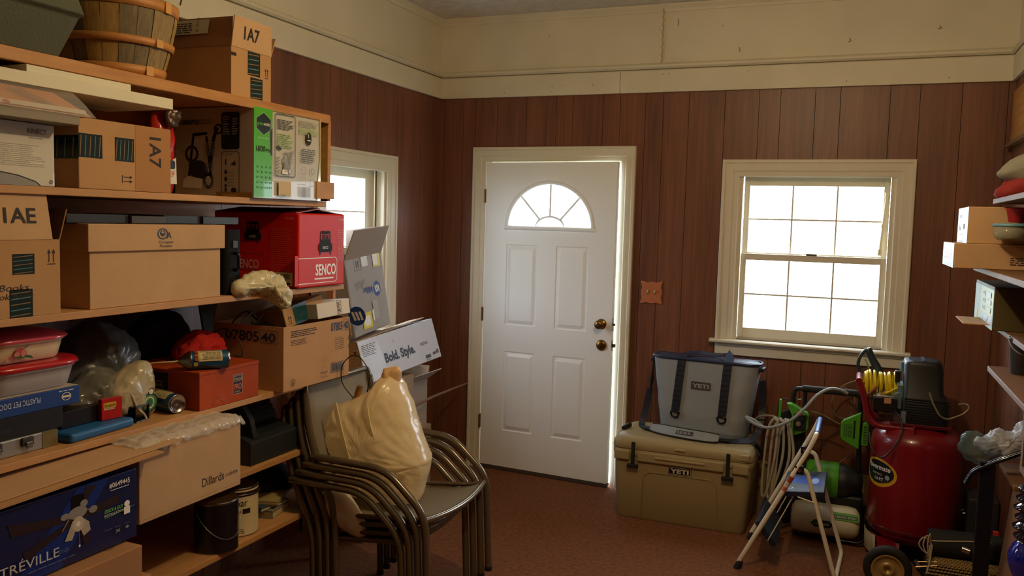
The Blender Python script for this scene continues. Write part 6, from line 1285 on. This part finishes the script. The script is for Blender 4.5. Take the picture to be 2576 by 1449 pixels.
MB().lathe([(0, 0), (.045, 0), (.055, .01), (.06, .048), (.058, .048), (.053, .012), (.043, .004), (0, .004)], mat_film('bowl_glass', 'b8b8a0', .45, .08), n=32).build('bowl_body', t); MB().lathe([(.055, .049), (.063, .050), (.063, .058), (.05, .062), (0, .0625)], M('6f9fae', .35), n=32).build('lid', t)
# keep cup and bowl on the long carton
bpy.context.view_layer.update()
t = carton('small_brown_carton', 'small dark tan carton standing behind the glass bowl on the right wall shelf', (3.13, -1.50, 1.632), (.085, .0, .0), mat=CARD) if False else None
t = pillow('grey_cloth', [(-.07, -.03), (.08, -.06), (.10, .02), (.05, .055), (-.01, .05), (-.06, .01)], .05, M('8b8a7a', .8), None, Matrix.Translation((3.225, -1.42, 1.918)) @ frameM((0, 0, 0), (1, 0, 0), (0, 0, 1)), amp=.008, scale=14, seed=81); tag(t, 'pale grey folded cloth on the upper right wall shelf', 'cloth')
t = pillow('red_cloth', [(-.08, -.04), (.08, -.04), (.09, .03), (.0, .045), (-.07, .02)], .06, M('8c2420', .8), None, Matrix.Translation((3.24, -1.41, 1.852)) @ frameM((0, 0, 0), (1, 0, 0), (0, 0, 1)), amp=.010, scale=12, seed=83); tag(t, 'dark red cloth under the grey one on the upper right wall shelf', 'cloth')
t = thing('bucket', 'small translucent grey bucket with a wire handle on the right wall shelf below the cartons', 'bucket', (3.245, -1.66, 1.1655))
MB().lathe([(0, 0), (.042, 0), (.052, .125), (.056, .127), (.056, .133), (.049, .133), (.04, .004), (0, .004)], M('5c6266', .5), n=28).build('pail', t); MB().tube([(-.054 + .0 * i, -.01 - .05 * math.sin(PI * i / 10), .12 - .07 * math.sin(PI * i / 10)) if False else (.054 * math.cos(PI + PI * i / 12), -.054 * math.sin(PI * i / 12) - .004, .125 - .05 * math.sin(PI * i / 12)) for i in range(13)], .002, M('8d8f90', .4), 6).build('wire_handle', t)
t = thing('white_jar', 'small white jar with a handle beside the bucket on the right wall shelf', 'jar', (3.30, -1.60, 1.1655)); MB().lathe([(0, 0), (.028, 0), (.03, .01), (.03, .065), (.02, .075), (.022, .09), (0, .092)], M('b9babb', .35), n=24).build('jar_body', t); MB().tube(spline([(-.028, 0, .02), (-.05, 0, .03), (-.048, 0, .055), (-.028, 0, .062)], 5), .005, M('b9babb', .35), 8).build('handle', t)
# bags on the low right shelf
t = pillow('white_plastic_bag', [(-.09, -.03), (.0, -.055), (.10, -.05), (.10, .06), (.05, .085), (.02, .05), (-.04, .045), (-.07, .03), (-.12, .0)], .05, mat_bag('white_plastic', 'c4c6cc', .35, .2), None, Matrix.Translation((3.315, -1.02, .765)) @ frameM((0, 0, 0), (1, 0, 0), (0, 0, 1)), amp=.022, scale=17, seed=91, seg=10, rings=16); tag(t, 'crumpled white plastic bag on the low shelf at the right edge', 'bag')
t = pillow('clear_bag', [(-.06, -.02), (.02, -.05), (.06, -.04), (.07, .03), (.0, .06), (-.06, .06)], .05, mat_film('teal_clear_plastic', '6c8a88', .32, .12), None, Matrix.Translation((3.20, -1.05, .725)) @ frameM((0, 0, 0), (1, 0, 0), (0, 0, 1)), amp=.020, scale=18, seed=93, seg=10, rings=16); tag(t, 'clear plastic bag with a teal tint hanging left of the white bag', 'bag')
t.location.z = -.0
t = MB().bx(-.006, .006, -.22, .22, 0, .58, M('8a5f3c', .8)).build('brown_carton_sheet', bevel=.002); t.location = (3.31, -1.16, .0); t.rotation_euler = (0, .09, 0); tag(t, 'plain brown cardboard sheet leaning against the right wall shelves', 'cardboard')
# black hand truck with chromed bar
t = thing('hand_truck', 'black folding hand truck with a shiny curved bar handle at the right edge', 'hand truck', (3.24, -1.15, 0))
MB().loft([[(-.048, -.012, z), (.012, -.012, z), (.012, .012, z), (-.048, .012, z)] for z in (.02, .705)], M('0d0e10', .4), True, False).build('frame_post', t, bevel=.004)
for dy in (0, .022): MB().tube(fillet([(-.098, -.02 + dy, .605), (-.075, -.02 + dy, .66), (.02, -.02 + dy, .722), (.115, -.02 + dy, .772)], .04, 8), .009, M('1a1c22', .12, .7, coat=.5, name='glossy_black_tube'), 12).build('bar_handle', t)
MB().bx(-.09, .05, -.10, .12, .0, .014, M('0d0e10', .4)).build('toe_plate', t, bevel=.002)
MB().cyl((-.085, .05, .30), (-.055, .04, .295), .013, CHROME, 12).build('knob', t)
MB().bx(.018, .038, -.02, .0, .40, .415, M('b8281a', .5)).build('red_tab', t)
# dark blue glossy twisted vase
t = thing('blue_vase', 'glossy cobalt blue ribbed glass vase with a dark spiral neck at the bottom right edge', 'vase', (3.325, -1.60, 0))
BLG = M('101c8a', .08, coat=.8, name='cobalt_glass')
prof = [(0, 0), (.05, 0), (.055, .02), (.045, .12), (.04, .25), (.045, .36), (.060, .40), (.075, .44), (.078, .475), (.066, .51), (.05, .53)]
MB().lathe(prof, BLG, n=36).build('vase_body', t)
pr = [(.05, .53)]
for i in range(5): z = .535 + i * .036; r = .050 + .006 * (i % 2); pr += [(r - .008, z), (r + .012, z + .010), (r + .014, z + .016), (r - .006, z + .030)]
pr += [(.055, .72), (.060, .735), (.054, .735), (.04, .70)]
MB().lathe(pr, M('0a0c24', .08, coat=.8), n=36).build('spiral_neck', t)
# dark roll tied with cord and woven brass-coloured bundle
t = thing('rolled_mat', 'dark rolled mat tied with pale cord lying on top of the woven brass bundle', 'mat', (3.20, -.79, .152))
MB().tube([(-.155, -.02, .062), (.155, .0, .068)], .062, M('1b1c1e', .8), 20).build('roll', t)
CD = M('b3a688', .7)
MB().tube(spline([(-.16, -.075, .085), (-.12, -.075, .088), (-.06, -.07, .095), (.02, -.06, .104), (.10, -.055, .110)], 6), .0036, CD, 6).build('cord', t)
for i in range(3): MB().tube(spline([(-.15, -.09, .08), (-.18 + .012 * i, -.10, .105 + .010 * i), (-.20 + .018 * i, -.105, .07), (-.17 + .01 * i, -.105, .035 - .008 * i), (-.145, -.095, .055)], 6, True), .0034, CD, 6, closed=True).build('cord_loop', t)
MB().tube(spline([(-.155, -.095, .07), (-.15, -.115, .02), (-.16, -.14, -.03), (-.165, -.145, -.05)], 5), .0034, CD, 6).build('cord_end', t)
t = thing('woven_bundle', 'brass coloured woven metal bundle with a chrome capped tube on the floor, bottom right', 'bundle', (3.20, -.855, 0))
GB, GD = M('d0b27a', .3, .6, name='brass_links'), M('2c2010', .6)
CO = [(-.085, .005), (-.10, .05), (-.085, .105), (-.05, .135), (.0, .148), (.09, .148), (.10, .005)]
MB().loft([[(x, y * (1 + 0 * x), z) for y, z in CO] for x in (-.165, .155)], GD, True, False).build('core', t)
mb = MB(); R_ = spline([(-.086, .01, 0), (-.102, .05, 0), (-.088, .107, 0), (-.052, .138, 0), (-.02, .147, 0), (.02, .151, 0)], 3)
for r_, p in enumerate(R_):
    for k in range(21): x = -.163 + k * .0152 + (.0076 if r_ % 2 else 0); mb.tube([(x, p.x - .0015, p.y + .001), (x + .0115, p.x + .0015, p.y + .002)], .0048, GB, 6)
o = mb.build('link_weave', t); o['kind'] = 'stuff'
for q in (0, 1): MB().tube([(-.21, -.06 + .03 * q, .118 + .014 * q), (-.12, -.062 + .03 * q, .142 + .008 * q)], .0035, GB, 8).build('rod', t)
MB().cyl((-.215, -.02, .135), (-.19, -.03, .105), .016, CHROME, 18).build('tube_cap', t); MB().cyl((-.19, -.03, .105), (-.15, -.045, .06), .0145, M('1a1a1c', .4), 16).build('tube', t)
# extra dark clutter behind the roll
t = thing('dark_case', 'dark grey case with a chrome handle standing behind the rolled mat in the right corner', 'case', (3.30, -.40, 0))
MB().bx(-.065, .075, -.10, .10, 0, .36, M('26272a', .6)).build('body', t, bevel=.012, seg=3); MB().tube(fillet([(-.068, -.06, .27), (-.085, -.06, .265), (-.085, .0, .262), (-.068, .0, .27)], .01), .006, CHROME, 8).build('handle', t)
